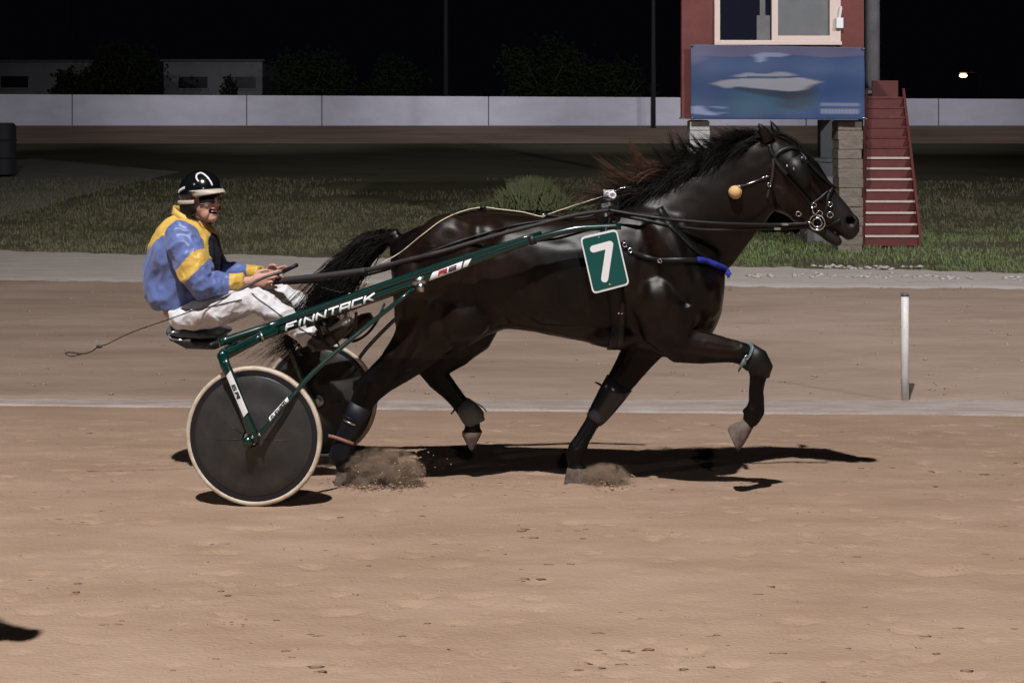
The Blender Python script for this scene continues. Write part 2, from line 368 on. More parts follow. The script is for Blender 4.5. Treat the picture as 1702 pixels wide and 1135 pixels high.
# loose clods on the track, torn-up sand behind the hooves
def lump(g, c, r, fl=0.6, mi=0):
    ax = random.uniform(0, 6.28); ca, sa = math.cos(ax), math.sin(ax)
    base = [(1,0,0),(-1,0,0),(0,1,0),(0,-1,0),(0,0,1),(0,0,-1)]
    vs = []
    for b in base:
        k = r*random.uniform(0.65, 1.3)
        vs.append(Vector(c)+Vector(((b[0]*ca-b[1]*sa)*k*1.3, (b[0]*sa+b[1]*ca)*k, b[2]*k*fl)))
    g.add(vs, [[0,2,4],[2,1,4],[1,3,4],[3,0,4],[2,0,5],[1,2,5],[3,1,5],[0,3,5]], mi)
g = G()
for i in range(1500):
    y = 3.6 + 5.6*random.random()**1.1; x = random.uniform(-0.46, 0.46)*y
    if NZ(x*1.4, y*2.2, 77) < -0.08 and random.random() < 0.8: continue
    r = random.choice([0.003, 0.004, 0.005, 0.006, 0.010])*random.uniform(0.7, 1.3)
    lump(g, (x, y, gz(y)+track_h(x, y)-r*0.12), r, 0.5)
for i in range(500):
    y = random.uniform(10.2, 17); x = random.uniform(-0.46, 0.46)*y; r = random.uniform(0.008, 0.022)
    lump(g, (x, y, gz(y)+r*0.2), r)
for i in range(430):  # drawn-out clods in the darkened sand, dent shadows put into their colour
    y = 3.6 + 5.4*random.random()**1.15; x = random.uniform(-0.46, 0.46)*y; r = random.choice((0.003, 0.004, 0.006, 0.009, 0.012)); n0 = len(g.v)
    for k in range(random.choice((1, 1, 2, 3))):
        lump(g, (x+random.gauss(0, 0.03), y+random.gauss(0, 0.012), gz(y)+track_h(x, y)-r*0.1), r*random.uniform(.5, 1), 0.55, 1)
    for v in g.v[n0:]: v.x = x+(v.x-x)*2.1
o = build(g, 'sand_clods', [M['clod'], M['clod_shade']], smooth=True); reg(o, 'small loose clods of sand scattered over the brown track', 'clods', kind='stuff')
g = G()
def spray(cx, cy, l, n, sx, sy, lean):
    for i in range(n):
        u = random.gauss(0, 1); v = abs(random.gauss(0, 1))
        px = cx + u*sx + v*lean; py = cy - v*sy; L = l+random.gauss(0, 0.09)
        p = at(px, py, L); gy = gz(p.y)+0.004
        if p.z < gy: p.z = gy
        lump(g, p, random.choice([0.0016, 0.0022, 0.003, 0.004, 0.006])*random.uniform(0.7, 1.4), 0.85)
spray(630, 808, 0.56, 420, 34, 24, 14)
spray(618, 811, 0.55, 700, 30, 3, 6)
spray(1004, 810, 0.71, 260, 20, 9, 9)
spray(585, 811, 0.53, 200, 14, 3, 4)
o = build(g, 'kicked_up_sand', M['clod'], smooth=True); reg(o, 'spray of sand thrown up around the trotting hooves', 'sand', kind='stuff')

def puff(px, py, l, rx, ry, rz, dens, label):
    c = at(px, py, l); me = bpy.data.meshes.new('dust'); bm = bmesh.new(); bmesh.ops.create_icosphere(bm, subdivisions=3, radius=1.0); bm.to_mesh(me); bm.free()
    o = link('dust', me, dust_mat('sand_dust', dens), None, org=c); o.scale = (rx, ry, rz); reg(o, label, 'dust', kind='stuff')
puff(632, 786, .56, .26, .15, .15, 230, 'soft puff of brown dust behind the hind hoof')
puff(1006, 794, .71, .15, .11, .085, 230, 'soft puff of brown dust before the front hoof')

# grass
def tuft(g, p, h, n, spread, mi=0):
    for k in range(n):
        a = random.uniform(0, 6.28); d = Vector((math.cos(a), math.sin(a), 0)); w = Vector((-d.y, d.x, 0))*h*0.09
        b = p + Vector((random.uniform(-1, 1), random.uniform(-1, 1), 0))*spread
        t = b + d*h*random.uniform(0.15, 0.7) + UP*h*random.uniform(0.6, 1.0)
        mid = (b+t)/2 + UP*h*0.12
        g.add([b-w, b+w, mid+w*0.8, mid-w*0.8, t], [[0,1,2,3],[3,2,4]], mi)
g = G(); g2 = G()
for i in range(25000):
    y = 16.2 + 14*random.random()**1.5; x = random.uniform(-0.47, 0.47)*y
    e = y - vf(x)
    if e < 0 and random.random() > math.exp(e*1.7)*0.75: continue
    q = NZ(x*0.5, y*0.7, 5)+0.35*NZ(x*1.6, y*2.2, 3)
    if q < -0.22 and random.random() < 0.75: continue
    right = (x > 3.2)
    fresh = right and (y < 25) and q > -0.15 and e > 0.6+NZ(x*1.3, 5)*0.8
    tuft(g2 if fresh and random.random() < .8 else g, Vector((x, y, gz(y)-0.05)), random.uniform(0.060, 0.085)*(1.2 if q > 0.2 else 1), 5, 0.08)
for i in range(4500):
    y = random.uniform(28, 37); x = random.uniform(-0.47, 0.47)*y
    if NZ(x*0.2, y*0.3, 8) < -0.15: continue
    tuft(g, Vector((x, y, gz(y)-0.05)), random.uniform(0.07, 0.13), 5, 0.2)
o = build(g, 'infield_grass', M['grass'], smooth=False); reg(o, 'dull olive grass over the dark infield', 'grass', kind='stuff')
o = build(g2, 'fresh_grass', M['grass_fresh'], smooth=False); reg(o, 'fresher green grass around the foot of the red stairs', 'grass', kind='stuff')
g = G()
for (px, py, wpx) in [(1385, 447, 34), (1405, 449, 30), (1490, 447, 40), (1462, 449, 22), (1350, 462, 40), (1440, 464, 46), (1535, 463, 44), (1255, 462, 30), (1590, 466, 30), (1690, 466, 20)]:
    p = tg(px, py)
    for k in range(14):
        lump(g, p+Vector((random.uniform(-1, 1)*wpx*p.y/F, random.gauss(0, 0.10), 0.03)), random.uniform(0.02, 0.05), 0.45)
o = build(g, 'limestone_rubble', M['straw'], smooth=True); reg(o, 'pale limestone rubble lying along the edge of the grass', 'rubble', kind='stuff')

# leafy shrub on the infield
def leaves(g, c, rx, ry, rz, n, s, clumps=10, low=-0.5):
    cs = []
    for k in range(clumps):
        while True:
            q = Vector((random.uniform(-1,1), random.uniform(-1,1), random.uniform(low,1)))
            if 0.25 < q.length < 0.85: break
        cs.append(q)
    for i in range(n):
        b = random.choice(cs); q = b + Vector((random.gauss(0,1), random.gauss(0,1), random.gauss(0,1)))*0.17
        p = c + Vector((q.x*rx, q.y*ry, q.z*rz))
        a = Vector((random.gauss(0,1), random.gauss(0,1), random.gauss(0,1))).normalized()
        b2 = a.orthogonal().normalized(); k = s*random.uniform(0.6, 1.4)
        g.add([p-a*k, p+b2*k*0.55, p+a*k, p-b2*k*0.55], [[0,1,2,3]])
p = tg(888, 346)
sh = thing('shrub', 'pale green bushy shrub on the infield beyond the horse\'s back', 'shrub', p)
g = G()
for i in range(2600):
    a = random.gauss(0, 0.42); u = random.random()
    b = p + Vector((random.gauss(-0.1, 0.55), random.gauss(0, 0.35), 0))
    h = max(0.12, 0.78*math.exp(-((b.x-p.x+0.05)/0.75)**2)*random.uniform(0.45, 1.05))
    t = b + Vector((a*0.4, random.gauss(0, 0.12), h)); w = Vector((0.012, 0.004, 0)); m = (b+t)/2+Vector((a*0.05, 0, 0.05))
    g.add([b-w, b+w, m+w, m-w, t], [[0,1,2,3],[3,2,4]])
build(g, 'foliage', M['leaf_light'], sh, smooth=False)
for k in range(7):
    g = G(); b = p+Vector((random.uniform(-0.5, 0.5), random.uniform(-0.2, 0.2), -0.06)); g.tube([b, b+Vector((random.uniform(-.1,.1), 0, 0.25)), b+Vector((random.uniform(-.2,.2), 0, 0.5))], [0.012, 0.009, 0.004], 5); build(g, 'stem', M['bark'], sh)

# marker post on the strip
p = tg(1504, 668); p.z -= 0.02
po = thing('marker_post', 'slim white plastic marker post standing on the pale strip', 'post', p)
hh = (668-488)*p.y/F
g = G(); g.tube([p+UP*0, p+UP*(hh*0.5), p+UP*(hh+0.0)], 0.030, 14); build(g, 'shaft', M['post'], po)
g = G(); g.tube([p+UP*(hh-0.002), p+UP*(hh+0.018)], [0.034, 0.031], 14); build(g, 'cap', M['pole'], po)

# dark drum cut by the left edge
p = tg(4, 291)
dr = thing('drum', 'tall dark grey drum at the left edge of the infield', 'drum', p)
g = G(); q = [p+UP*z for z in (0, 0.03, 0.5, 0.52, 0.55, 1.05, 1.07, 1.1, 1.5, 1.57)]
g.tube(q, [0.36, 0.4, 0.4, 0.43, 0.4, 0.4, 0.43, 0.4, 0.39, 0.34], 24); build(g, 'barrel', M['pole_dark'], dr, auto=40)
g = G(); g.tube([p+UP*1.565, p+UP*1.60], [0.345, 0.30], 24); build(g, 'lid', M['concrete'], dr, auto=40)

# white perimeter wall beyond the far track, panel by panel
WY = 66.0
wl = thing('perimeter_wall', 'long low white wall of panels behind the far side of the track', 'wall', (0, WY, gz(WY)))
joints = [-420, -150, 120, 410, 535, 812, 1087, 1340, 1560, 1830, 2100]
def wx(px): return (px-CX)*WY/F
def wtop(px): return HC + (33 - 8*min(max(px, -400), 2100)/1702)*WY/F
for a, b in zip(joints[:-1], joints[1:]):
    g = G(); x0, x1 = wx(a)+0.03, wx(b)-0.03; z0 = gz(WY)-0.1
    vs = []
    for y in (WY, WY+0.22):
        vs += [(x0, y, z0), (x1, y, z0), (x1, y, wtop(b)), (x0, y, wtop(a))]
    g.add(vs, [[0,1,2,3],[5,4,7,6],[4,0,3,7],[1,5,6,2],[3,2,6,7],[4,5,1,0]])
    build(g, 'panel', M['wall'], wl, smooth=False)
for a in joints:
    g = G(); x = wx(a); g.bx(x-0.09, x+0.09, WY+0.03, WY+0.30, gz(WY)-0.1, wtop(a)-0.03); build(g, 'pier', M['concrete'], wl, smooth=False)

# low pale buildings far behind, trees, poles
BY = 95.0
def building(px0, px1, ptop, wins, label, Yb=BY):
    x0, x1 = (px0-CX)*Yb/F, (px1-CX)*Yb/F; zt = HC+(HZ-ptop)*Yb/F; zb = gz(Yb)-0.1
    t = thing('low_building', label, 'building', ((x0+x1)/2, Yb, zb), 'pale buildings beyond the wall')
    g = G(); g.bx(x0, x1, Yb, Yb+7, zb, zt); build(g, 'wall', M['bwall'], t, smooth=False)
    g = G(); g.bx(x0-0.2, x1+0.2, Yb-0.2, Yb+7.2, zt+0.003, zt+0.18); build(g, 'roof', M['concrete'], t, smooth=False)
    for (a, b, c, d) in wins:
        X0, X1, Z1, Z0 = (a-CX)*Yb/F, (b-CX)*Yb/F, HC+(HZ-c)*Yb/F, HC+(HZ-d)*Yb/F
        g = G(); g.bx(X0, X1, Yb-0.05, Yb-0.003, Z0, Z1); w = build(g, 'window', M['bwin'], t, smooth=False)
        g = G(); g.bx(X0-0.1, X1+0.1, Yb-0.16, Yb-0.051, Z0-0.14, Z0-0.01); build(g, 'sill', M['bwall'], w, smooth=False)
    return t
building(-70, 152, 104, [(2, 47, 127, 146), (95, 124, 128, 146), (-50, -20, 127, 146)], 'pale low building with dark windows at the far left')
building(272, 436, 103, [(297, 345, 128, 147), (390, 425, 128, 147)], 'pale low building with dark windows between two dark trees')
def tree(px, ptop, hw, Yt, label, light=False, n=4200, seed=1):
    random.seed(seed)
    x = (px-CX)*Yt/F; zb = gz(Yt)-0.1; zt = HC+(HZ-ptop)*Yt/F; rx = hw*Yt/F
    t = thing('tree' if zt-zb > 3 else 'bush', label, 'tree' if zt-zb > 3 else 'bush', (x, Yt, zb), 'dark trees beyond the wall')
    H = zt-zb; c = Vector((x, Yt, zb+H*0.56))
    g = G(); g.tube([Vector((x, Yt, zb)), Vector((x+0.1, Yt, zb+H*0.3)), Vector((x, Yt, zb+H*0.62))], [0.22, 0.16, 0.06], 8)
    for k in range(6):
        a = k*1.05; g.tube([Vector((x+0.05, Yt, zb+H*(0.25+0.04*k))), Vector((x+math.cos(a)*rx*0.4, Yt+math.sin(a)*rx*0.4, zb+H*0.5)), Vector((x+math.cos(a)*rx*0.7, Yt+math.sin(a)*rx*0.7, zb+H*0.68))], [0.09, 0.06, 0.02], 6)
    build(g, 'trunk', M['bark'], t)
    g = G(); leaves(g, c, rx, rx*0.8, H*0.46, n, 0.16, clumps=24, low=-0.9); build(g, 'crown', M['leaf'], t, smooth=False)
    return t
tree(205, 66, 62, 84, 'round dark tree between the two pale buildings', n=5200, seed=3)
tree(128, 122, 45, 82, 'low dark shrubby tree before the left pale building', n=2000, seed=13)
tree(380, 126, 16, 86, 'small dark bush in front of a pale building wall', n=700, seed=4)
tree(512, 82, 78, 84, 'broad dark tree just right of the pale buildings', n=4600, seed=5)
tree(655, 92, 60, 92, 'faint dark tree left of the middle pole', n=2600, seed=6)
tree(905, 68, 78, 84, 'rounded dark tree in the middle behind the white wall', n=4600, seed=7)
tree(1030, 98, 62, 86, 'lower dark tree left of the red tower', n=3000, seed=8)
random.seed(21)
def mast(px, Yp, r, label, ztop=22):
    x = (px-CX)*Yp/F; zb = gz(Yp)-0.1
    t = thing('light_pole', label, 'pole', (x, Yp, zb), 'poles rising out of the picture')
    g = G(); g.tube([Vector((x, Yp, zb)), Vector((x, Yp, zb+ztop*0.5)), Vector((x, Yp, zb+ztop))], [r, r*0.85, r*0.7], 12); build(g, 'shaft', M['pole_dark'], t)
    g = G(); g.bx(x-0.9, x+0.9, Yp-0.12, Yp+0.12, zb+ztop+0.002, zb+ztop+0.14); build(g, 'crossarm', M['pole'], t, smooth=False)
    for k in (-0.6, 0, 0.6):
        g = G(); g.bx(x+k-0.22, x+k+0.22, Yp-0.4, Yp-0.125, zb+ztop-0.2, zb+ztop+0.2); build(g, 'lamp_head', M['black'], t, smooth=False)
mast(122, 100, 0.24, 'faint grey pole above the far left building')
mast(741, 78, 0.17, 'grey pole rising behind the middle of the white wall')
mast(1086, 64, 0.12, 'thin dark pole in front of the white wall left of the tower')
# far street lamp, lit
Yl = 110.0; p = W(1601, 126, Yl)
sl = thing('street_lamp', 'lit street lamp glowing in the dark on the right', 'street lamp', (p.x, Yl, gz(Yl)-0.1))
g = G(); g.tube([Vector((p.x+1.6, Yl, gz(Yl)-0.1)), Vector((p.x+1.6, Yl, p.z-0.2)), Vector((p.x+1.4, Yl, p.z+0.25)), Vector((p.x+0.5, Yl, p.z+0.34))], [0.1, 0.08, 0.06, 0.05], 8); build(g, 'pole', M['black'], sl)
g = G(); g.ell(p+UP*0.33, Vector((0.62,0,0)), Vector((0,0.35,0)), Vector((0,0,0.14))); build(g, 'hood', M['black'], sl)
g = G(); g.ell(p, Vector((0.36,0,0)), Vector((0,0.26,0)), Vector((0,0,0.19))); build(g, 'bulb', M['lamp'], sl)

# ------------------------------------------------------------------ judges' tower, banner, stairs
TY = 21.0
def tx(px, Y=TY): return (px-CX)*Y/F
def tz(py, Y=TY): return HC+(HZ-py)*Y/F
tw = thing('judges_tower', 'dark red hut raised on pillars with a cream framed window', 'tower', (tx(1284), TY+1.2, gz(TY)-0.05))
ztop = tz(-75); g0 = gz(TY)-0.08
def part(name, m, x0, x1, y0, y1, z0, z1, parent, bev=0.0):
    g = G(); g.bx(x0, x1, y0, y1, z0, z1); o = build(g, name, m, parent, smooth=False)
    return o
part('wall', M['brick'], tx(1133), tx(1187), TY, TY+0.12, tz(196), ztop, tw)
part('wall', M['brick'], tx(1396), tx(1436), TY, TY+0.12, tz(196), ztop, tw)
part('wall', M['brick'], tx(1187)+.002, tx(1396)-.002, TY+0.002, TY+0.118, tz(196), tz(77), tw)
part('wall', M['brick'], tx(1187)+.002, tx(1396)-.002, TY+0.002, TY+0.118, tz(-60), ztop, tw)
def slab(g, l0, r0, l1, r1, y0, y1, z0, z1):
    v = [(l0, y0, z0), (r0, y0, z0), (r1, y1, z0), (l1, y1, z0), (l0, y0, z1), (r0, y0, z1), (r1, y1, z1), (l1, y1, z1)]
    g.add(v, [[0,1,2,3],[7,6,5,4],[0,4,5,1],[1,5,6,2],[2,6,7,3],[3,7,4,0]])
xbl = tx(1131, TY+2.6)
g = G(); slab(g, tx(1133), tx(1133)+.12, xbl, xbl+.12, TY+.122, TY+2.6, tz(196), ztop); build(g, 'wall', M['brick'], tw, smooth=False)
part('wall', M['brick'], tx(1436)-0.12, tx(1436), TY+0.122, TY+2.6, tz(196), ztop, tw)
part('wall', M['brick'], xbl+.122, tx(1436)-.122, TY+2.48, TY+2.598, tz(196), ztop, tw)
g = G(); slab(g, tx(1133)-.02, tx(1436)+.05, xbl-.02, tx(1436)+.05, TY-.02, TY+2.65, tz(198.5), tz(196.3)); build(g, 'floor_slab', M['concrete'], tw, smooth=False)
part('roof', M['concrete'], tx(1120), tx(1450), TY-0.35, TY+2.9, ztop+0.003, ztop+0.15, tw)
g = G()
for (a, b, c, d) in [(1187, 1196, -60, 77), (1378, 1396, -60, 77), (1196.2, 1377.8, 67.5, 77), (1282, 1292, -60, 67.3), (1196.2, 1281.8, -60, -52), (1292.2, 1377.8, -60, -52), (1292.2, 1377.8, 60, 67.3)]:
    g.bx(tx(a), tx(b), TY-0.05, TY+0.08, tz(d), tz(c))
wf = build(g, 'window_frame', M['frame'], tw, smooth=False)
g = G(); g.bx(tx(1186), tx(1396.5), TY-0.11, TY-0.052, tz(75.5), tz(70)); build(g, 'sill', M['frame'], wf, smooth=False)
g = G(); g.bx(tx(1196)+.003, tx(1282)-.003, TY+0.02, TY+0.03, tz(67), tz(-52)); build(g, 'pane', M['glass'], wf, smooth=False)
g = G(); g.bx(tx(1292)+.003, tx(1378)-.003, TY+0.0, TY+0.01, tz(59.5), tz(-52)); build(g, 'pane', M['curtain'], wf, smooth=False)
g = G(); g.bx(tx(1258), tx(1280), TY-0.0, TY+0.018, tz(66.8), tz(26)); g.bx(tx(1263), tx(1272), TY-0.0, TY+0.018, tz(25.9), tz(-50)); build(g, 'inner_post', M['concrete'], wf, smooth=False)  # greyish upright post inside the window, modelled just before the pane
g = G(); g.bx(tx(1387), tx(1398), TY-0.14, TY-0.054, tz(48), tz(31)); g.tube([Vector((tx(1393), TY-0.09, tz(31.5))), Vector((tx(1396), TY-0.09, tz(12)))], 0.02, 6); build(g, 'wall_lamp', M['white'], tw, smooth=False)
# pillars of stacked stone courses
def pillar(px0, px1, Y, m, py_top, rag):
    x0, x1 = (px0-CX)*Y/F, (px1-CX)*Y/F; z = gz(Y)-0.08; zt = HC+(HZ-py_top)*Y/F
    g = G(); g.bx(x0+0.03, x1-0.03, Y+0.03, Y+(x1-x0)-0.03, z, zt); pl = build(g, 'pillar', M['concrete'] if rag else m, tw, smooth=False)
    hh = 0.16; k = int((zt-z)/hh); hh = (zt-z-0.01)/k
    for i in range(k):
        d = random.uniform(0, rag)
        gg = G(); gg.bx(x0+d, x1-random.uniform(0, rag), Y+random.uniform(0, rag), Y+(x1-x0)-0.002*(i % 3), z+i*hh+0.006, z+(i+1)*hh-0.006)
        build(gg, 'stone', m, pl, smooth=False)
pillar(1393, 1435, TY+0.05, M['stone'], 200, 0.03)
pillar(1146, 1180, TY+0.05, M['white_stone'], 200, 0.012)
part('pillar', M['pole'], (1364-CX)*23.3/F, (1390-CX)*23.3/F, 23.3, 23.55, gz(TY)-0.08, HC+(HZ-199.5)*23.3/F, tw)
part('pillar', M['pole'], (1150-CX)*23.3/F, (1168-CX)*23.3/F, 23.3, 23.55, gz(TY)-0.08, HC+(HZ-199.5)*23.3/F, tw)
cb = thing('concrete_block', 'squat grey concrete block under the tower beside the stone pillar', 'block', ((1362-CX)*22.6/F, 22.6, gz(22)-0.05))
xa, xb, za = (1342-CX)*22.5/F, (1398-CX)*22.5/F, HC+(HZ-264)*22.5/F
g = G(); g.bx(xa, xb, 22.5, 23.1, gz(22)-0.05, za-0.06); build(g, 'body', M['concrete'], cb, smooth=False)
g = G(); g.bx(xa-0.03, xb+0.03, 22.47, 23.13, za-0.058, za); build(g, 'slab', M['concrete'], cb, smooth=False)
# banner
BN = TY-0.15
bn = thing('banner', 'blue advertising banner with a white motor yacht hung below the tower window', 'banner', (tx(1290), BN, tz(198)))
def quadpx(px0, px1, pa, pb):
    return tx(px0), tx(px1), tz(pb), tz(pa)
def inpoly(x, y, P):
    c = False; j = len(P)-1
    for i in range(len(P)):
        if (P[i][1] > y) != (P[j][1] > y) and x < (P[j][0]-P[i][0])*(y-P[i][1])/(P[j][1]-P[i][1])+P[i][0]: c = not c
        j = i
    return c
ART = [  # printed picture: outline in sheet units, colour, horizontal softness, strength
 ([(1140,70), (1440,76), (1440,92), (1380,97), (1300,91), (1220,96), (1140,93)], (.125,.105,.19), 14, .75),
 ([(1140,70), (1180,72), (1168,100), (1140,110)], (.16,.16,.27), 12, .6),
 ([(1212,147), (1250,148), (1300,152), (1344,150), (1346,176), (1320,186), (1275,192), (1225,194), (1200,186), (1206,160)], (.020,.085,.155), 18, .75),
 ([(1300,150), (1350,141), (1350,172), (1322,184), (1290,178)], (.012,.026,.055), 12, .8),
 ([(1211,145), (1260,149), (1310,153), (1350,141), (1347,158), (1310,166), (1270,160), (1230,152)], (.010,.018,.045), 9, .85),
 ([(1180,140), (1200,134), (1230,131), (1330,130), (1362,137), (1345,142), (1334,150), (1312,153), (1270,149), (1220,144), (1208,148)], (.33,.32,.37), 7, .9),
 ([(1214,128), (1228,124), (1242,121), (1252,124), (1278,123), (1290,120), (1304,121), (1322,126), (1300,128)], (.30,.29,.35), 7, .8),
 ([(1216,130), (1316,129), (1316,131), (1216,132)], (.05,.055,.10), 6, .8),
 ([(1248,93), (1262,89), (1290,89), (1312,92), (1300,95), (1270,96), (1268,104), (1255,104), (1254,97)], (.24,.27,.42), 5, .85),
 ([(1146,177), (1164,176), (1172,184), (1196,191), (1176,192), (1146,189)], (.30,.34,.55), 6, .8),
 ([(1176,177), (1207,178), (1204,181), (1178,180)], (.20,.23,.40), 6, .7), ([(1186,186), (1206,187), (1204,189), (1188,189)], (.18,.2,.36), 6, .7), ([(1250,185), (1330,186), (1330,189), (1250,190)], (.05,.07,.14), 10, .7),
 ([(1360,171.5), (1424,171.5), (1424,176.5), (1360,176.5)], (.22,.23,.36), 3, .75), ([(1360,181), (1424,181), (1424,190), (1360,190)], (.23,.24,.37), 3, .5)]
for k in range(11): ART.append(([(1361+k*5.7, 182), (1365+k*5.7, 182), (1365+k*5.7, 189), (1361+k*5.7, 189)], (.30,.31,.44), 1.5, .6))
nx, ny = 240, 90; vs = []; fs = []; cols = []
for j in range(ny+1):
    for i in range(nx+1):
        u, v = i/nx, j/ny; px = 1146+287*u; py = (75+5*u)+(123-4*u)*v
        vs.append((tx(px), BN+0.010*math.sin(u*21+v*2.8)+0.006*math.sin(v*11), tz(py)))
        n_ = NZ(px*.012, py*.06, 3); c = Vector((.024+.008*n_-.008*u, .054+.014*n_, .160+.035*n_+.02*u))
        for P, q, sof, k in ART:
            w = sum(inpoly(px+sof*(t-3)/3, py, P) for t in range(7))/7*k if (min(p[0] for p in P)-sof < px < max(p[0] for p in P)+sof) else 0
            if w: c = c.lerp(Vector(q), w)
        c *= 0.78; cols.append((c.x, c.y*1.02, c.z*.98, 1))
for j in range(ny):
    for i in range(nx): a_ = j*(nx+1)+i; fs.append([a_, a_+1, a_+nx+2, a_+nx+1])
me = bpy.data.meshes.new('sheet'); me.from_pydata([tuple(Vector(v)-ORG[bn]) for v in vs], [], fs)
ca = me.color_attributes.new('print', 'FLOAT_COLOR', 'POINT')
for i, c in enumerate(cols): ca.data[i].color = c
so = link('sheet', me, M['print'], bn); so.modifiers.new('thick', 'SOLIDIFY').thickness = .003
for (x_, y_) in ((1148, 77), (1431, 82), (1148, 196), (1431, 196)):
    g = G(); c_ = Vector((tx(x_), BN-.03, tz(y_))); g.tube([c_-Vector((0,.004,0)), c_+Vector((0,.02,0))], .02, 10, side=UP); build(g, 'eyelet', M['alloy'], bn)
# staircase
st = thing('staircase', 'steep dark red staircase with cream step edges beside the tower', 'staircase', ((1480-CX)*21.9/F, 21.9, gz(21)))
NS = 14; ru = 0.190; go = 0.20
def stx(px, Y): return (px-CX)*Y/F
def sl_(Y): return stx(1437+(Y-21.9)*2.0, Y)
def sr_(Y): return stx(1526-(Y-21.9)*9.5, Y)
for i in range(NS):
    z0 = gz(21)-0.02+i*ru; y0 = 21.9+i*go
    g = G(); slab(g, sl_(y0), sr_(y0), sl_(y0+.03), sr_(y0+.03), y0, y0+.03, z0, z0+ru-.032); build(g, 'riser', M['stair'], st, smooth=False)
    g = G(); slab(g, sl_(y0), sr_(y0), sl_(y0+go), sr_(y0+go), y0-.025, y0+go+.028, z0+ru-.03, z0+ru-.002); t = build(g, 'tread', M['stair'], st, smooth=False)
    if i < 8:
        g = G(); slab(g, sl_(y0)+.002, sr_(y0)-.002, sl_(y0)+.002, sr_(y0)-.002, y0-.034, y0-.0255, z0+ru-.034, z0+ru+.004); slab(g, sl_(y0)+.002, sr_(y0)-.002, sl_(y0)+.002, sr_(y0)-.002, y0-.025, y0+.02, z0+ru-.0015, z0+ru+.004); build(g, 'nosing', M['nosing'], t, smooth=False)
ye = 21.9+NS*go; zt = gz(21)+NS*ru
for side in (0, 1):
    g = G(); f_ = sr_ if side else sl_; d0 = .004 if side else -.054
    v = []
    for dx in (0, .05):
        v += [(f_(21.86)+d0+dx, 21.86, gz(21)-.05), (f_(ye)+d0+dx, ye, zt-.30), (f_(ye)+d0+dx, ye, zt+.16), (f_(21.88)+d0+dx, 21.88, gz(21)+.30)]
    g.add(v, [[0,1,2,3],[7,6,5,4],[0,4,5,1],[1,5,6,2],[2,6,7,3],[3,7,4,0]]); build(g, 'stringer', M['brick'], st, smooth=False)
g = G(); slab(g, sl_(ye), sr_(ye), sl_(ye+1), sr_(ye)+.25, ye+.03, ye+1, zt-.06, zt); build(g, 'landing', M['stair'], st, smooth=False)
g = G(); slab(g, sl_(ye)+.35, sr_(ye)+.2, sl_(ye)+.35, sr_(ye)+.2, ye+.90, ye+.95, zt+.002, zt+.34); build(g, 'parapet', M['stair'], st, smooth=False)
for xx in (sl_(ye)+.05, sr_(ye)-.1):
    g = G(); g.bx(xx, xx+.08, ye+.8, ye+.88, gz(25)-.1, zt-.062); build(g, 'support_post', M['stair'], st, smooth=False)
cp = thing('concrete_pole', 'thick grey concrete pole standing close to the right of the tower', 'pole', ((1450-CX)*26.5/F, 26.5, gz(26.5)-0.05))
x = (1450-CX)*26.5/F
g = G(); g.tube([Vector((x, 26.5, gz(26.5)-0.1)), Vector((x, 26.5, 5)), Vector((x, 26.5, 12))], [0.16, 0.15, 0.13], 14); build(g, 'shaft', M['concrete'], cp)
g = G(); g.tube([Vector((x, 26.5, tz(157, 26.5))), Vector((x, 26.5, tz(151, 26.5)))], [0.20, 0.18], 14); build(g, 'collar', M['white_stone'], cp)

# ================================================================== HORSE
def displace(o, fn):
    me = o.data; off = ORG[o]
    ns = [v.normal.copy() for v in me.vertices]
    for v, n in zip(me.vertices, ns): v.co += n*fn(v.co+off, n)
    me.update()
def proj(p): return CX+F*p.x/p.y, HZ-F*(p.z-HC)/p.y
def lat(p): return (p-ORIG).dot(NL)
def flatpx(p): return proj(p+NL*(0.65-lat(p)))
hb = at(950, 800, 0.65)
horse = thing('horse', 'dark bay trotting horse in black harness pulling the sulky', 'horse', (hb.x, hb.y, gz(hb.y)))
g = G()
g.pairs([(650,402,658,512,.08), (664,392,662,548,.15), (690,378,682,580,.21), (725,365,722,592,.25), (765,354,765,584,.27), (805,348,805,560,.275),
         (845,351,842,545,.262), (895,355,893,552,.268), (950,358,950,563,.275), (1000,350,1000,574,.265), (1045,338,1042,582,.245), (1090,335,1090,592,.225),
         (1130,345,1128,596,.21), (1165,370,1158,582,.19), (1190,405,1182,558,.165), (1206,438,1198,524,.09)], ex=0.93, n=24)
# neck and head
g.pairs([(1052,332,1130,520,.145), (1085,316,1190,470,.115), (1125,293,1222,438,.092), (1170,268,1246,404,.078), (1212,246,1268,376,.070), (1245,232,1286,352,.067), (1272,222,1300,335,.066)], n=20)
g.pairs([(1268,222,1280,330,.055), (1290,225,1293,352,.078), (1316,236,1314,363,.092), (1340,253,1330,366,.088), (1360,270,1343,370,.074), (1374,293,1354,376,.058),
         (1392,321,1371,376,.046), (1409,342,1387,384,.047), (1422,359,1399,393,.048), (1429,373,1407,399,.042), (1430,384,1416,399,.028)], n=18)
g.blob(1298, 322, .65, 27, 34, .088, 20)          # jowl
g.blob(1336, 264, .65, 11, 12, .094, 0)           # brow and eye bulge
g.blob(1416, 368, .65, 12, 14, .056, 35)          # nostril wings
g.limb([(1322,352,15,.060,.65), (1345,371,10.5,.045,.65), (1366,384,9,.036,.65), (1382,396,9.5,.036,.65), (1392,402,8.5,.034,.65), (1398,404,5,.022,.65)])   # lower jaw
g.limb([(1344,296,7,.012,.578), (1358,316,6,.010,.592), (1376,338,4,.006,.603)])   # facial crest
g.limb([(1278,236,11,.018,.60), (1272,222,10,.016,.595), (1265,212,6.5,.012,.59), (1259,203,1.5,.004,.59)], n=10)
g.limb([(1294,232,10,.018,.71), (1289,217,8,.016,.715), (1284,208,5,.010,.72), (1280,200,1.5,.004,.72)], n=10)
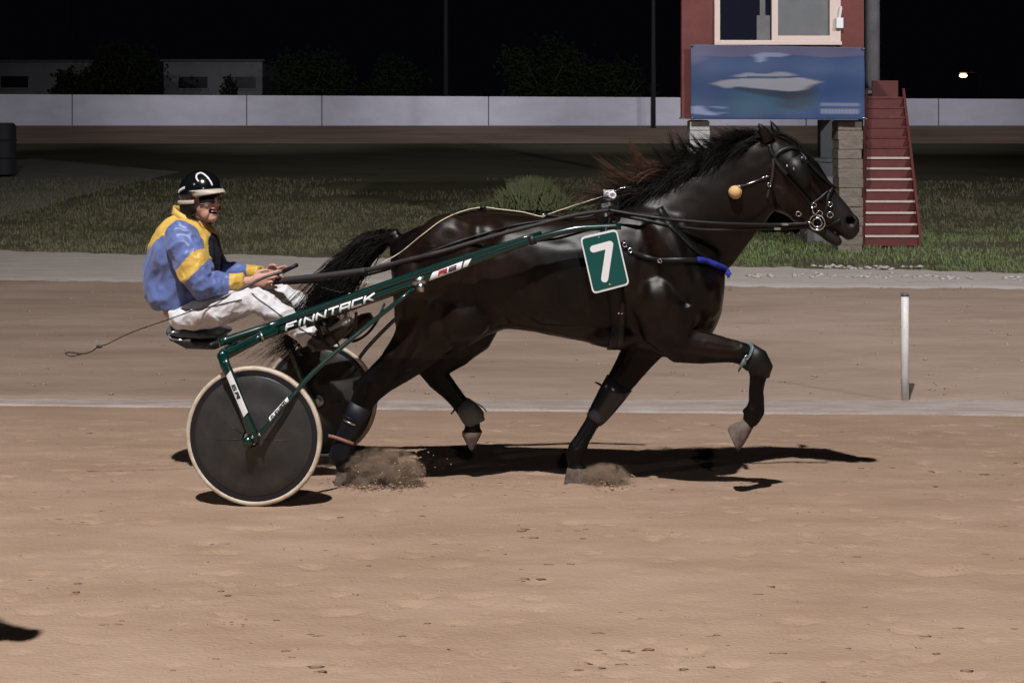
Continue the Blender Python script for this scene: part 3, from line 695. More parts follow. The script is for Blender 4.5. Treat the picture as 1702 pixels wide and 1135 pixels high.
# shoulder, hip and flank muscles
g.blob(1130, 440, .47, 40, 95, .10, 32); g.blob(1095, 505, .45, 45, 48, .09, 0); g.blob(1165, 490, .52, 34, 46, .10, 20)
g.blob(1150, 520, .65, 40, 45, .19, 0)
g.blob(745, 430, .47, 70, 78, .13, -20); g.blob(690, 470, .47, 40, 70, .11, 0); g.blob(812, 395, .50, 34, 30, .10, 0)
g.blob(770, 525, .47, 52, 46, .11, 35); g.blob(800, 470, .46, 40, 60, .08, 20)
g.blob(930, 470, .455, 90, 75, .09, 0); g.blob(1020, 550, .60, 60, 28, .20, 0)
g.blob(745, 430, .83, 70, 78, .13, -20); g.blob(690, 470, .83, 40, 70, .11, 0); g.blob(1130, 440, .83, 40, 95, .10, 32)
# near hind leg (on the ground)
g.limb([(722,500,62,.12,.50), (712,545,54,.105,.49), (688,580,42,.085,.49), (655,612,31,.062,.49), (630,632,26,.048,.49), (611,650,25,.043,.49), (602,670,20,.038,.50),
        (592,692,16,.032,.50), (580,718,14.5,.030,.51), (571,742,16,.034,.52), (567,756,16,.034,.52), (569,772,12.5,.030,.52), (573,785,13,.034,.53)])
g.limb([(600,636,11,.018,.49), (590,651,8,.014,.49)])
g.pairs([(560,785,588,782,.036), (556,795,592,794,.042), (553,809,597,809,.046)], l=.53, n=16)
# far hind leg (swinging forward)
g.limb([(785,520,55,.11,.80), (775,555,44,.095,.80), (750,582,34,.075,.81), (725,602,27,.055,.81), (716,614,24,.043,.80), (729,630,20,.036,.79), (746,648,16.5,.031,.78),
        (762,667,14.5,.029,.77), (776,682,16.5,.033,.76), (783,693,15,.033,.76), (785,706,12.5,.029,.76), (785,714,14,.033,.76)])
g.limb([(708,606,10,.018,.80), (700,612,8,.014,.80)])
g.pairs([(768,716,803,716,.036), (767,722,799,725,.038), (774,737,792,739,.026), (780,748,787,749,.012)], l=.76, n=16)
# near fore leg (lifted)
g.limb([(1110,510,60,.095,.47), (1115,550,48,.085,.46), (1135,574,33,.068,.46), (1165,577,28,.055,.46), (1195,580,24,.046,.465), (1222,584,20,.040,.47), (1243,591,19.5,.038,.475),
        (1258,602,20,.039,.48), (1262,617,17.5,.036,.485), (1259,633,13.5,.030,.49), (1257,650,12,.027,.495), (1257,668,13,.028,.50), (1255,682,16,.032,.50), (1250,693,15,.032,.50), (1245,703,12.5,.030,.50)])
g.limb([(1243,682,8,.016,.50), (1236,688,6,.013,.50)])
g.pairs([(1252,711,1236,699,.034), (1245,724,1222,703,.040), (1238,738,1214,707,.044), (1226,753,1209,713,.047)], l=.50, n=16)
# far fore leg (on the ground)
g.limb([(1085,545,50,.09,.80), (1068,580,33,.068,.80), (1046,612,26,.054,.79), (1026,642,22,.043,.78), (1009,667,19,.038,.77), (996,685,15.5,.033,.76), (982,706,13,.028,.75),
        (969,728,13,.027,.74), (959,746,16,.032,.73), (955,757,15.5,.032,.73), (956,768,13,.030,.73), (958,777,14.5,.034,.73)])
g.pairs([(943,774,975,774,.036), (940,786,979,786,.042), (936,804,983,804,.047)], l=.73, n=16)
# dock
g.limb([(665,392,15,.04,.65), (640,398,12,.032,.65), (612,414,9,.026,.65), (588,440,7,.02,.65)])
hoofs = [((1228,727), .50, 31), ((572,800), .53, 24), ((786,733), .76, 24), ((959,792), .73, 25)]
hoof_c = [(at(c[0], c[1], l), r) for c, l, r in hoofs]
HF = [(at(1246,707,.50), at(1218,733,.50)), (at(574,783,.53), at(575,810,.53)), (at(785,716,.76), at(784,748,.76)), (at(959,776,.73), at(959,806,.73))]
def coat_paint(c, n):
    for a, b in HF:
        d = (b-a).normalized(); q = c-a
        if q.dot(d) > 0 and (c-(a+b)/2).length < 0.085: return 1
    x, y = proj(c)
    if ((x-1415)/8.5)**2+((y-367)/7.5)**2 < 1 and n.dot(NL) < .2: return 4
    if y > 596+6*NZ(c.x*20, c.z*20) or (x > 1232 and y > 560): return 3
    if x > 1372+(y-340)*-.3 and c.z > 1.0 and y > 320: return 2
    return 0
def relax(o, n, wf):
    import numpy as np
    me = o.data; N = len(me.vertices); co = np.empty(N*3); me.vertices.foreach_get('co', co); co = co.reshape(-1, 3)
    e = np.empty(len(me.edges)*2, dtype=np.int32); me.edges.foreach_get('vertices', e); e = e.reshape(-1, 2)
    off = ORG[o]; w = np.array([wf(v.co+off) for v in me.vertices])[:, None]
    deg = np.bincount(e.ravel(), minlength=N)[:, None].astype(float)
    for _ in range(n):
        s = np.zeros_like(co); np.add.at(s, e[:, 0], co[e[:, 1]]); np.add.at(s, e[:, 1], co[e[:, 0]])
        co += w*0.55*(s/np.maximum(deg, 1)-co)
    me.vertices.foreach_set('co', co.ravel()); me.update()
def trunk_w(p):
    x, y = flatpx(p)
    a = min(1, max(0, (600-y)/60)); 
    if x > 1235: a = min(a, max(0.12, 1-(x-1235)/40))
    if x < 660: a = min(a, max(0.15, 1-(660-x)/40))
    return max(a, 0.06)
body = build(g, 'body', [M['coat'], M['hoof'], M['muzzle'], M['points'], M['hollow']], horse, voxel=0.0068, iters=4)
relax(body, 26, trunk_w)
for p in body.data.polygons: p.material_index = coat_paint(p.center+ORG[body], p.normal)
nos = at(1415, 368, .60); jaw0 = at(1350, 340, .55)
def horse_disp(p, n):
    d = 0.0035*noise.noise(p*7.0)+0.0016*noise.noise(p*17)
    # ribs and muscle grooves
    px, py = flatpx(p)
    if 830 < px < 1000 and 400 < py < 560: d += 0.0012*math.sin((px+0.3*py)*0.30)*min(1, (px-830)/40)*min(1, max(0, (py-440)/40))*min(1, max(0, (555-py)/40))
    if 640 < px < 780 and 400 < py < 600: d += 0.004*math.sin((px*0.75+py*0.25)*0.11)
    q = (p-nos).length
    if q < 0.034 and n.dot(NL) < 0: d -= 0.024*(1-(q/0.034)**2)
    # nostril, corner of the mouth
    return d
displace(body, horse_disp)
CREASES = [  # muscle grooves and tendon lines: photo points, width px, depth m
 ([(1128,372),(1146,430),(1160,480),(1168,525)], 7, .007), ([(1080,392),(1066,450),(1072,505),(1092,548)], 8, .007), ([(1110,455),(1118,500),(1112,545)], 7, .005),
 ([(1122,578),(1170,585),(1215,590),(1236,592)], 4, .0045), ([(1150,556),(1185,564),(1228,574)], 4, .004), ([(1175,572),(1222,580)], 3, .003),
 ([(838,532),(808,508),(790,470),(792,430)], 8, .010), ([(705,415),(694,470),(680,530),(652,580)], 8, .008), ([(745,400),(735,470),(742,540)], 10, .006), ([(742,562),(700,594),(655,626),(628,640)], 5, .005),
 ([(1040,495),(1046,530),(1050,565)], 6, .006), ([(1283,352),(1240,397),(1200,442),(1178,470)], 8, .006),
 ([(852,522),(900,536),(960,548),(1012,560)], 5, .004), ([(930,470),(936,505),(948,530)], 4, .006), ([(912,490),(918,520)], 4, .003), ([(1284,285),(1282,320),(1292,348),(1312,362)], 4, .006), ([(1345,302),(1362,326),(1380,348)], 3.5, .004),
 ([(1254,628),(1251,655),(1250,678)], 2.6, .004), ([(984,702),(972,722),(958,744)], 2.6, .004), ([(594,688),(584,712),(574,736)], 2.6, .004), ([(738,640),(752,656),(768,672)], 2.6, .004), ([(612,640),(606,660),(598,680)], 3, .003),
 ([(1190,470),(1186,505),(1180,535)], 6, .005), ([(860,380),(900,392),(960,400)], 9, .004), ([(770,372),(800,395),(830,420)], 9, .004), ([(1010,590),(1030,620)], 4, .003)]
def carve(o):
    import numpy as np
    me = o.data; N = len(me.vertices); co = np.empty(N*3); me.vertices.foreach_get('co', co); co = co.reshape(-1, 3)
    no = np.empty(N*3); me.vertices.foreach_get('normal', no); no = no.reshape(-1, 3)
    w = co+np.array(ORG[o]); X = CX+F*w[:, 0]/w[:, 1]; Yp = HZ-F*(w[:, 2]-HC)/w[:, 1]
    face = np.clip(-(no @ np.array(NL))*1.6+.15, 0, 1); d = np.zeros(N)
    for pts, wd, dep in CREASES:
        best = np.full(N, 1e9)
        P = [(v.x, v.y) for v in catmull([Vector((a, b, 0)) for a, b in pts], 3)]
        for (ax, ay), (bx_, by_) in zip(P[:-1], P[1:]):
            ex, ey = bx_-ax, by_-ay; L2 = ex*ex+ey*ey
            t = np.clip(((X-ax)*ex+(Yp-ay)*ey)/L2, 0, 1)
            best = np.minimum(best, np.hypot(X-ax-t*ex, Yp-ay-t*ey))
        q = (best/wd)**2
        d += .62*dep*(-1.0*np.exp(-q*1.0)+.62*np.exp(-(best/wd-1.8)**2*1.3))
    co += no*(d*face)[:, None]
    me.vertices.foreach_set('co', co.ravel()); me.update()
carve(body)
me = body.data; hb0 = ORG[body]
BVH = BVHTree.FromPolygons([v.co+hb0 for v in me.vertices], [p.vertices[:] for p in me.polygons])
def surf(px, py, off=0.006, l=None):
    d = ray(px, py).normalized(); h = BVH.ray_cast(CAMP, d)
    if h[0] is None: return (at(px, py, 0.5 if l is None else l), -NL)
    return (h[0] + h[1]*off, h[1])
def over(px, py, l, off=0.008):
    p = at(px, py, l); d = ray(px, py).normalized(); h = BVH.ray_cast(CAMP, d)
    if h[0] is not None and (h[0]-CAMP).length < (p-CAMP).length + off: p = h[0]-d*off
    return p
def pxpath(pts, n=8):
    return [(v.x, v.y, v.z) for v in catmull([Vector((p[0], p[1], p[2] if len(p) > 2 else 0)) for p in pts], n)]
def strap(g, pts, w, th=0.005, off=0.005, n=7, l=None, sm=2, mi=0):
    """a flat strap laid on the horse's coat along photo points; w = width in metres"""
    q = [surf(a, b, off, l) for a, b, _ in pxpath(pts, n)]
    P = [x[0] for x in q]; N = [x[1] for x in q]
    for _ in range(sm):
        P = [P[0]]+[(P[i-1]+P[i]*2+P[i+1])/4 for i in range(1, len(P)-1)]+[P[-1]]
        N = [N[0]]+[(N[i-1]+N[i]+N[i+1]).normalized() for i in range(1, len(N)-1)]+[N[-1]]
    rs = []
    for i in range(len(P)):
        t = (P[min(i+1, len(P)-1)]-P[max(i-1, 0)]).normalized(); s = N[i].cross(t).normalized(); nn = t.cross(s).normalized()
        if nn.dot(N[i]) < 0: nn = -nn
        rs.append([P[i]+s*w/2-nn*th/2, P[i]+s*w/2+nn*th/2, P[i]-s*w/2+nn*th/2, P[i]-s*w/2-nn*th/2])
    g.rings(rs, True, False, mi)
    return P
def free(g, pts, w, th=0.004, n=8, mi=0, off=0.008, upv=UP):
    """a hanging strap through the air: points (px, py, l)"""
    P = [over(a, b, c, off) for a, b, c in pxpath(pts, n)]; rs = []
    for _ in range(2): P = [P[0]]+[(P[i-1]+P[i]*2+P[i+1])/4 for i in range(1, len(P)-1)]+[P[-1]]
    for i in range(len(P)):
        t = (P[min(i+1, len(P)-1)]-P[max(i-1, 0)]).normalized(); s = (upv-t*upv.dot(t)).normalized(); nn = t.cross(s)
        k = w[0]+(w[1]-w[0])*i/(len(P)-1) if isinstance(w, (tuple, list)) else w
        rs.append([P[i]+s*k/2-nn*th/2, P[i]+s*k/2+nn*th/2, P[i]-s*k/2+nn*th/2, P[i]-s*k/2-nn*th/2])
    g.rings(rs, True, False, mi); return P
def ring(g, c, nrm, R_, r, n=20, mi=0):
    a = nrm.orthogonal().normalized(); b = nrm.cross(a).normalized()
    g.tube([c+(a*math.cos(q)+b*math.sin(q))*R_ for q in [2*math.pi*i/n for i in range(n)]], r, 7, closed=True, mi=mi)

# mane and tail: many tapered strands gathered in locks
def strand(g, P, r0, mi):
    k = len(P); rs = []
    for i in range(k):
        t = (P[min(i+1, k-1)]-P[max(i-1, 0)]).normalized(); u = t.cross(NL)
        u = u.normalized() if u.length > 1e-4 else UP; w = t.cross(u); r = r0*(1-(i/(k-1))**1.6*0.9)
        rs.append([P[i]+u*r, P[i]-u*r*0.5+w*r*0.87, P[i]-u*r*0.5-w*r*0.87])
    g.rings(rs, False, False, mi)
def jit(s): return Vector((random.gauss(0, s), random.gauss(0, s), random.gauss(0, s)))
def lock(g, p0, p1, p2, p3, l0, l1, n, r0, mi, s0=0.010, s1=0.02, tip=0.02, k=7):
    A = [at(p0[0], p0[1], l0), at(p1[0], p1[1], l0+(l1-l0)*.35), at(p2[0], p2[1], l0+(l1-l0)*.7), at(p3[0], p3[1], l1)]
    for i in range(n):
        e = random.uniform(0.6, 1.22); Q = [A[0]+jit(s0), A[1]+jit(s1*.7), A[2]+jit(s1), A[2]+(A[3]-A[2])*e+jit(tip)]
        P = []
        for j in range(k):
            t = j/(k-1); P.append(Q[0]*(1-t)**3+Q[1]*3*t*(1-t)**2+Q[2]*3*t*t*(1-t)+Q[3]*t**3)
        strand(g, P, r0*random.uniform(0.6, 1.2), mi)
random.seed(5)
g = G(); crest = [(1030,334), (1062,326), (1095,312), (1128,293), (1160,274), (1192,258), (1222,243), (1250,232), (1272,224)]
cp_ = pxpath(crest, 10)
for i in range(150):
    a = random.choice(cp_); x, y = a[0]+random.uniform(-6, 6), a[1]+random.uniform(-2, 4); u = (x-1030)/240
    L = random.uniform(45, 85)*(1.0-0.25*u)
    lock(g, (x, y+3), (x-L*.35, y-random.uniform(6, 18)), (x-L*.7, y+random.uniform(-14, 10)), (x-L*1.1, y+random.uniform(-24, 22)), .65+random.gauss(0, .02), .60+random.gauss(0, .05), 9, .0023, 1 if (u < .5 and random.random() < .3) else 0, .010, .012, .014)
for i in range(80):      # lying on the near side of the neck
    a = random.choice(cp_); x, y = a[0], a[1]; L = random.uniform(30, 60)
    p = [(x, y), (x-L*.4, y+4), (x-L*.8, y+18), (x-L*1.1, y+random.uniform(24, 48))]
    lock(g, *p, .62, .57, 8, .0026, 0)
fly = [((1085,318),(1050,300),(1030,290),(1000,268),1), ((1092,318),(1060,308),(1035,302),(1008,286),1), ((1075,325),(1050,315),(1030,310),(1012,300),1), ((1100,312),(1075,300),(1062,280),(1048,240),1),
       ((1110,308),(1085,290),(1075,272),(1052,246),1), ((1118,302),(1090,300),(1060,298),(1025,296),1), ((1060,332),(1040,326),(1030,322),(1015,316),1), ((1130,298),(1110,280),(1098,262),(1085,246),0),
       ((1145,288),(1128,270),(1120,250),(1113,224),0), ((1160,278),(1145,262),(1138,246),(1128,228),0), ((1175,268),(1160,256),(1150,244),(1140,234),0), ((1190,262),(1172,252),(1160,240),(1150,226),0),
       ((1150,285),(1118,276),(1098,272),(1072,268),1), ((1135,296),(1105,288),(1080,282),(1060,272),1), ((1165,275),(1140,266),(1118,258),(1100,250),0), ((1205,255),(1190,246),(1178,240),(1165,232),0),
       ((1225,245),(1210,238),(1195,236),(1180,232),0), ((1245,236),(1230,230),(1216,232),(1200,238),0), ((1108,310),(1080,316),(1050,322),(1020,320),1), ((1125,302),(1092,310),(1070,320),(1035,330),0)]
for p0, p1, p2, p3, mi in fly:
    for rep in range(3): lock(g, p0, p1, p2, (p3[0]+(p3[0]-p2[0])*.35, p3[1]+(p3[1]-p2[1])*.35), .645, .62+random.uniform(-.07, .06), 11, .0019, mi, .012, .009, .012)
for i in range(90):
    x = random.uniform(1036, 1190); y = 334-(x-1030)*0.46; a = random.uniform(0.12, 0.75); L = random.uniform(45, 105)
    lock(g, (x, y), (x-L*.3, y-L*.12), (x-L*.6*math.cos(a*.6), y-L*.5*math.sin(a)), (x-L*math.cos(a*.7), y-L*.85*math.sin(a)), .645, .62+random.uniform(-.05, .05), 4, .0015, 1 if x < 1150 and random.random() < .65 else 0, .010, .012, .014)
for i in range(14):      # forelock
    lock(g, (1288,222), (1310,226), (1330,245), (1352+random.uniform(-8,10),275+random.uniform(-20,16)), .65, .62+random.uniform(-.03,.05), 8, .0022, 0)
build(g, 'mane', [M['hair'], M['hair_red']], horse)
g = G()
for i in range(120):
    u = random.random(); sp = random.uniform(-1, 1)
    x0, y0 = 655-62*u, 392+44*u**1.6
    e = ((470+random.uniform(-55, 60), 585+random.uniform(-18, 14)) if random.random() < .6 else (545+random.uniform(-30, 40), 500+random.uniform(-20, 50)))
    lock(g, (x0, y0), (605+sp*18, 415+sp*12), (552+sp*26, 468+sp*26), e, .65, .66+random.gauss(0, .06), 12, .0026, 0, .018, .035, .05, 9)
for i in range(40):
    lock(g, (648-30*random.random(), 385+16*random.random()), (610, 385+random.uniform(-3, 14)), (575, 412+random.uniform(-8, 22)), (545+random.uniform(-14, 22), 455+random.uniform(-20, 24)), .65, .64+random.gauss(0, .05), 10, .0026, 0, .016, .022, .03)
for i in range(16):
    lock(g, (540,500), (520,545), (480,575), (410+random.uniform(0,70), 580+random.uniform(-10,22)), .66, .62+random.gauss(0,.05), 6, .0022, 0, .04, .04, .05, 9)
build(g, 'tail', M['hair'], horse)

# ------------------------------------------------------------------ harness
pc = at(1008, 352, .5)
sd = thing('harness_saddle', 'black harness saddle with girth strapped round the horse behind the withers', 'saddle', pc)
g = G(); strap(g, [(1012,331), (1010,350), (1010,372), (1012,400), (1018,440), (1024,490), (1028,530), (1026,562), (1022,578)], .085, .012, .006); build(g, 'girth', M['leather'], sd)
g = G()
g.pairs([(990,350,996,382,.03,.51), (998,330,1004,384,.07,.54), (1014,326,1018,384,.09,.555), (1030,334,1032,380,.05,.54)], l=.56, n=12); build(g, 'saddle_pad', M['leather'], sd, voxel=.005, iters=4)
g = G(); g.limb([(1011,331,9,.03,.6), (1011,318,8,.022,.6)], n=10); build(g, 'pommel', M['black'], sd)
g = G(); g.box(at(1012,322,.56), FW*.028, NL*.012, UP*.020); ring(g, at(1018,325,.545), NL, .016, .006); build(g, 'check_hook', M['white'], sd)
for (x, y) in ((1013, 339), (1007, 357), (1021, 369)):
    g = G(); s_, n_ = surf(x, y, .03); s_ = at(x, y, .47); g.box(s_, FW*(.012 if y > 360 else .006), NL*.004, UP*(.004 if y > 360 else .010)); build(g, 'buckle', M['chrome'], sd, smooth=False)
g = G(); q = surf(1031, 519, .014)[0]; g.box(q, FW*.012, NL*.004, UP*.004); build(g, 'buckle', M['chrome'], sd, smooth=False)
g = G(); strap(g, [(1034,500), (1033,530), (1030,572)], .03, .012, .013); build(g, 'billet', M['nylon'], sd)

bc = thing('breast_collar', 'black breast strap with a blue padded front across the horse\'s chest', 'breast strap', at(1120, 432, .42))
g = G(); strap(g, [(1034,402), (1050,418), (1072,427), (1100,432), (1130,432), (1162,433)], .026, .009, .008); build(g, 'strap', M['leather'], bc)
g = G(); strap(g, [(1158,432), (1175,436), (1192,442), (1206,450), (1213,458)], .028, .015, .010); build(g, 'pad', M['blue_pad'], bc)
g = G(); strap(g, [(1096,346), (1112,372), (1135,395), (1160,420), (1178,436)], .04, .006, .006); build(g, 'neck_strap', M['leather'], bc)
for (x, y) in ((1038, 408), (1047, 417), (1099, 432)):
    g = G(); q, n_ = surf(x, y, .018); ring(g, q, n_, .011, .0035, 14); build(g, 'buckle', M['chrome'], bc)
g = G(); q, n_ = surf(1211, 461, .016); g.ell(q, FW*.008, NL*.008, UP*.008); build(g, 'rivet', M['chrome'], bc)

# number plate
PL = .235
pt = thing('number_plate', 'green race number plate with a white border and a white 7', 'number plate', at(1005, 435, PL))
def plate(pts, r, l0, l1):
    """rounded quad between two lateral planes"""
    P = [Vector((a, b, 0)) for a, b in pts]; out = []
    for i in range(4):
        p, a, b = P[i], P[i-1], P[(i+1) % 4]; d0 = (a-p).normalized(); d1 = (b-p).normalized()
        s, e = p+d0*r, p+d1*r
        for t in (0, .2, .4, .6, .8, 1): out.append(s*(1-t)**2+p*2*t*(1-t)+e*t*t)
    g = G(); A = [at(v.x, v.y, l0) for v in out]; B = [x+NL*(l1-l0) for x in A]; k = len(A)
    g.add(A+B, [list(range(k)), [k+i for i in range(k)][::-1]]+[[i, (i+1) % k, k+(i+1) % k, k+i] for i in range(k)])
    return g
cn = [(964, 394.5), (1025, 380.5), (1046.5, 473), (985.5, 489)]
build(plate(cn, 8, PL, PL+.004), 'border', M['white'], pt, smooth=False)
ctr = Vector((1005.2, 434.2))
cn2 = [tuple(ctr+(Vector(c)-ctr)*k) for c, k in zip(cn, (.925,)*4)]
build(plate(cn2, 6, PL-.0025, PL-.0005), 'face', M['plate_green'], pt, smooth=False)
def strokes(g, segs, mapf, th, cap='sq', lift0=0.0, dl=0.00012, sub=5):
    """strokes [(x0,y0,x1,y1)] in metres of a text plane, mapf(x, y, lift)"""
    k = 0
    for (x0, y0, x1, y1) in segs:
        d = Vector((x1-x0, y1-y0)); L = d.length; d = d/L; nrm = Vector((-d.y, d.x))*th/2; lf = lift0+k*dl; k += 1
        if cap == 'sq': a = Vector((x0, y0))-d*th/2; L2 = L+th
        else: a = Vector((x0, y0)); L2 = L
        for i in range(sub):
            p, q = a+d*L2*i/sub, a+d*L2*(i+1)/sub
            g.add([mapf(*(p-nrm), lf), mapf(*p, lf), mapf(*(p+nrm), lf), mapf(*(q+nrm), lf), mapf(*q, lf), mapf(*(q-nrm), lf)], [[0,1,4,5],[1,2,3,4]])
        if cap == 'round':
            for c in ((x0, y0), (x1, y1)):
                lf += dl*.5; V = [mapf(c[0], c[1], lf)]+[mapf(c[0]+th/2*math.cos(i*math.pi/9), c[1]+th/2*math.sin(i*math.pi/9), lf) for i in range(18)]
                g.add(V, [[0, i+1, (i+1) % 18+1] for i in range(18)])
g = G(); strokes(g, [(986.5,414,1013.5,406.5), (1013.5,406.5,1005,463.5)], lambda x, y, lf: at(x, y, PL-.0035-lf*2), 11.8, 'round'); build(g, 'numeral', M['white'], pt, smooth=False)
for c in ((995.5, 394.5), (1013.5, 473)):
    g = G(); g.ell(at(c[0], c[1], PL-.004), FW*.006, NL*.004, UP*.006); build(g, 'screw', M['chrome'], pt)
g = G(); g.tube([at(1006,384,PL+.008), at(1012,372,PL+.10), at(1014,362,.46)], .007, 6); build(g, 'hanger', M['black'], pt)

# bridle
br = thing('bridle', 'black leather bridle with blinkers and steel bit on the horse\'s head', 'bridle', at(1330, 310, .6))
g = G(); strap(g, [(1278,240), (1286,262), (1296,278), (1318,303), (1340,328), (1348,340), (1352,352)], .024, .006, .006); build(g, 'cheek_strap', M['leather'], br)
g = G(); strap(g, [(1286,262), (1300,250), (1318,246), (1334,252)], .026, .006, .006); build(g, 'browband', M['leather'], br)
g = G(); strap(g, [(1286,264), (1284,290), (1279,310), (1275,330)], .016, .006, .006); build(g, 'throat_latch', M['nylon'], br)
g = G(); strap(g, [(1385,312), (1377,325), (1374,345), (1368,362), (1357,371)], .022, .006, .006); build(g, 'noseband', M['leather'], br)
g = G(); strap(g, [(1350,338), (1362,330), (1376,318)], .014, .006, .008); build(g, 'nose_strap', M['leather'], br)
g = G(); strap(g, [(1330,252), (1352,280), (1372,300), (1384,312)], .018, .006, .006); build(g, 'face_strap', M['leather'], br)
g = G()
bl = [(1300,270), (1330,258), (1344,276), (1348,304), (1336,314), (1318,300)]
A = [at(x, y, .50+(.0 if i < 2 else .01)) for i, (x, y) in enumerate(bl)]; c_ = sum(A, Vector())/6-NL*.018
B = [a+NL*.012 for a in A]+[c_+NL*.012]
g.add(A+[c_]+B, [[i, (i+1) % 6, 6] for i in range(6)]+[[13, 7+(i+1) % 6, 7+i] for i in range(6)]+[[i, (i+1) % 6, 7+(i+1) % 6, 7+i] for i in range(6)]); build(g, 'blinker', M['leather'], br)
for (x, y) in ((1308, 276), (1319.5, 281), (1333, 262)):
    g = G(); q = surf(x, y, .012)[0]; q = min(q, at(x, y, .485), key=lambda v: v.y); g.ell(q, FW*.006, NL*.004, UP*.006); build(g, 'stud', M['chrome'], br)
bq = surf(1355, 371, .02, .58)[0]
for (rr, t_) in ((.040, .0050), (.024, .0045)):
    g = G(); ring(g, bq-NL*(.006 if rr < .03 else 0), (NL+FW*.2).normalized(), rr, t_, 24); build(g, 'bit_ring', M['chrome'], br)
g = G(); g.tube([bq-FW*.062-NL*.008, bq-FW*.02-NL*.010], .0065, 8); build(g, 'bit_lever', M['chrome'], br)
g = G(); g.tube([bq+UP*.04, at(1352,354,.555), at(1349,344,.555)], .005, 6); build(g, 'bit_link', M['chrome'], br)
for (x, y, r_) in ((1361, 354, .016), (1379, 356, .016), (1379, 339, .012), (1352, 340, .012), (1327, 355, .013), (1277, 307, .010)):
    g = G(); q, n_ = surf(x, y, .012); ring(g, q, n_, r_, .003, 14); build(g, 'buckle', M['chrome'], br)
g = G(); q = surf(1268, 295, .014)[0]; g.ell(q, FW*.007, NL*.005, UP*.006); g.tube([q, surf(1280, 292, .012)[0]], .0025, 6); build(g, 'hook', M['chrome'], br)
g = G(); g.tube([at(1341,384,.56), at(1338,390,.56), at(1336,396,.56)], [.006,.007,.004], 8); build(g, 'curb_hook', M['black'], br)
g = G(); strap(g, [(1357,374), (1372,376), (1384,372), (1396,366)], .018, .006, .006); build(g, 'chin_strap', M['leather'], br)
eye = surf(1340, 268, -.006)[0]
g = G(); g.ell(eye, FW*.018, NL*.014, UP*.016); build(g, 'eye', M['lens'], horse)

# reins
rn = thing('driving_reins', 'long dark driving reins running from the driver\'s hands to the bit', 'reins', at(700, 430, .4))
g = G(); free(g, [(452,469,.53), (480,465,.52), (540,459,.48), (610,450,.44)], .036, .006, mi=0); build(g, 'hand_loop', M['nylon'], rn)
g = G(); free(g, [(606,450.5,.44), (680,432,.40), (740,417,.38), (820,393,.38), (900,372,.38), (960,357,.40), (1012,350,.44)], (.028,.018), .005, n=12); build(g, 'rein', M['nylon'], rn)
g = G(); free(g, [(1012,350,.44), (1060,358,.44), (1120,366,.45), (1200,372,.48), (1290,374,.54), (1344,372,.56)], .018, .005, n=12); build(g, 'rein', M['leather'], rn)
g = G(); free(g, [(1014,355,.46), (1060,364,.44), (1120,376,.45), (1180,383,.48), (1262,381,.53), (1300,380,.55), (1345,377,.57)], .018, .006, n=12); build(g, 'rein', M['leather'], rn)
g = G(); free(g, [(470,470,.56), (540,466,.58), (600,458,.62), (650,445,.66)], .022, .005); build(g, 'rein', M['leather'], rn)
g = G(); free(g, [(1010,346,.6), (940,362,.55), (860,374,.5), (780,396,.46), (700,424,.42), (640,446,.45)], .012, .004, n=10); build(g, 'rein', M['leather'], rn)
for (x, y) in ((1305, 373), (1292, 380.5)):
    g = G(); g.box(over(x, y, .54, .014), FW*.016, NL*.003, UP*.006); build(g, 'buckle', M['chrome'], rn, smooth=False)
for i in range(5):
    g = G(); x, y = 535+i*7, 470+i*2; g.tube([at(x,y-8,.50), at(x-8,y+3,.52), at(x+2,y+9,.5), at(x+14,y+4,.52), at(x+20,y-6,.5)], .0022, 5); build(g, 'loose_end', M['nylon'], rn)
# overcheck cord and pull cord
oc = thing('pull_cord', 'thin cream cord running from the saddle back over the horse\'s croup', 'cord', at(850, 350, .6))
g = G(); P = [over(a, b, c, .012) for a, b, c in pxpath([(1004,326,.56), (960,340,.58), (912,356,.6), (900,360,.6), (870,353,.62), (830,348,.63), (802,345,.63), (770,351,.6), (735,366,.56), (700,392,.5), (665,420,.46), (633,438,.44)], 8)]
g.tube(P, .0032, 6); build(g, 'cord', M['cream_cord'], oc)
g = G(); P = [over(a, b, c, .012) for a, b, c in pxpath([(1000,348,.5), (985,358,.52), (960,362,.52), (930,360,.55), (905,357,.6)], 6)]; g.tube(P, .006, 6); build(g, 'cord', M['nylon'], oc)
g = G(); q = over(903, 357, .6, .014); g.ell(q, FW*.012, NL*.006, UP*.006); build(g, 'ring', M['chrome'], oc)
g = G(); q = over(803, 345, .63, .01); g.box(q, FW*.016, NL*.012, UP*.009); build(g, 'crupper_keeper', M['leather'], oc)
g = G()
for a, b in (((612,468), (594,486)), ((582,479+8), (569,497))): g.tube([at(*a, .5), at(*b, .5)], .004, 6)
build(g, 'cord', M['cream_cord'], oc)
g = G(); g.tube([at(1022,318,.55), at(1032,313,.55), at(1053,309,.56)], .003, 6); g.ell(at(1038,312,.55), FW*.01, NL*.005, UP*.005); build(g, 'check_clip', M['chrome'], oc)
# ear plug ball
bp_ = surf(1221, 320, .032)[0]
bl_ = thing('cord_ball', 'round tan ball hanging on a cord against the horse\'s neck', 'ball', bp_)
g = G(); g.ell(bp_, FW*.0365, NL*.0365, UP*.0365, 20, 14); build(g, 'ball', M['ball'], bl_)
g = G(); g.tube([bp_+UP*.036+FW*.012-NL*.015]+[surf(x, y, .01)[0] for x, y in ((1236, 308), (1250, 303), (1268, 296))], .003, 6); g.ell(bp_+UP*.034+FW*.022-NL*.018, FW*.008, NL*.006, UP*.006); build(g, 'cord', M['chrome'], bl_)

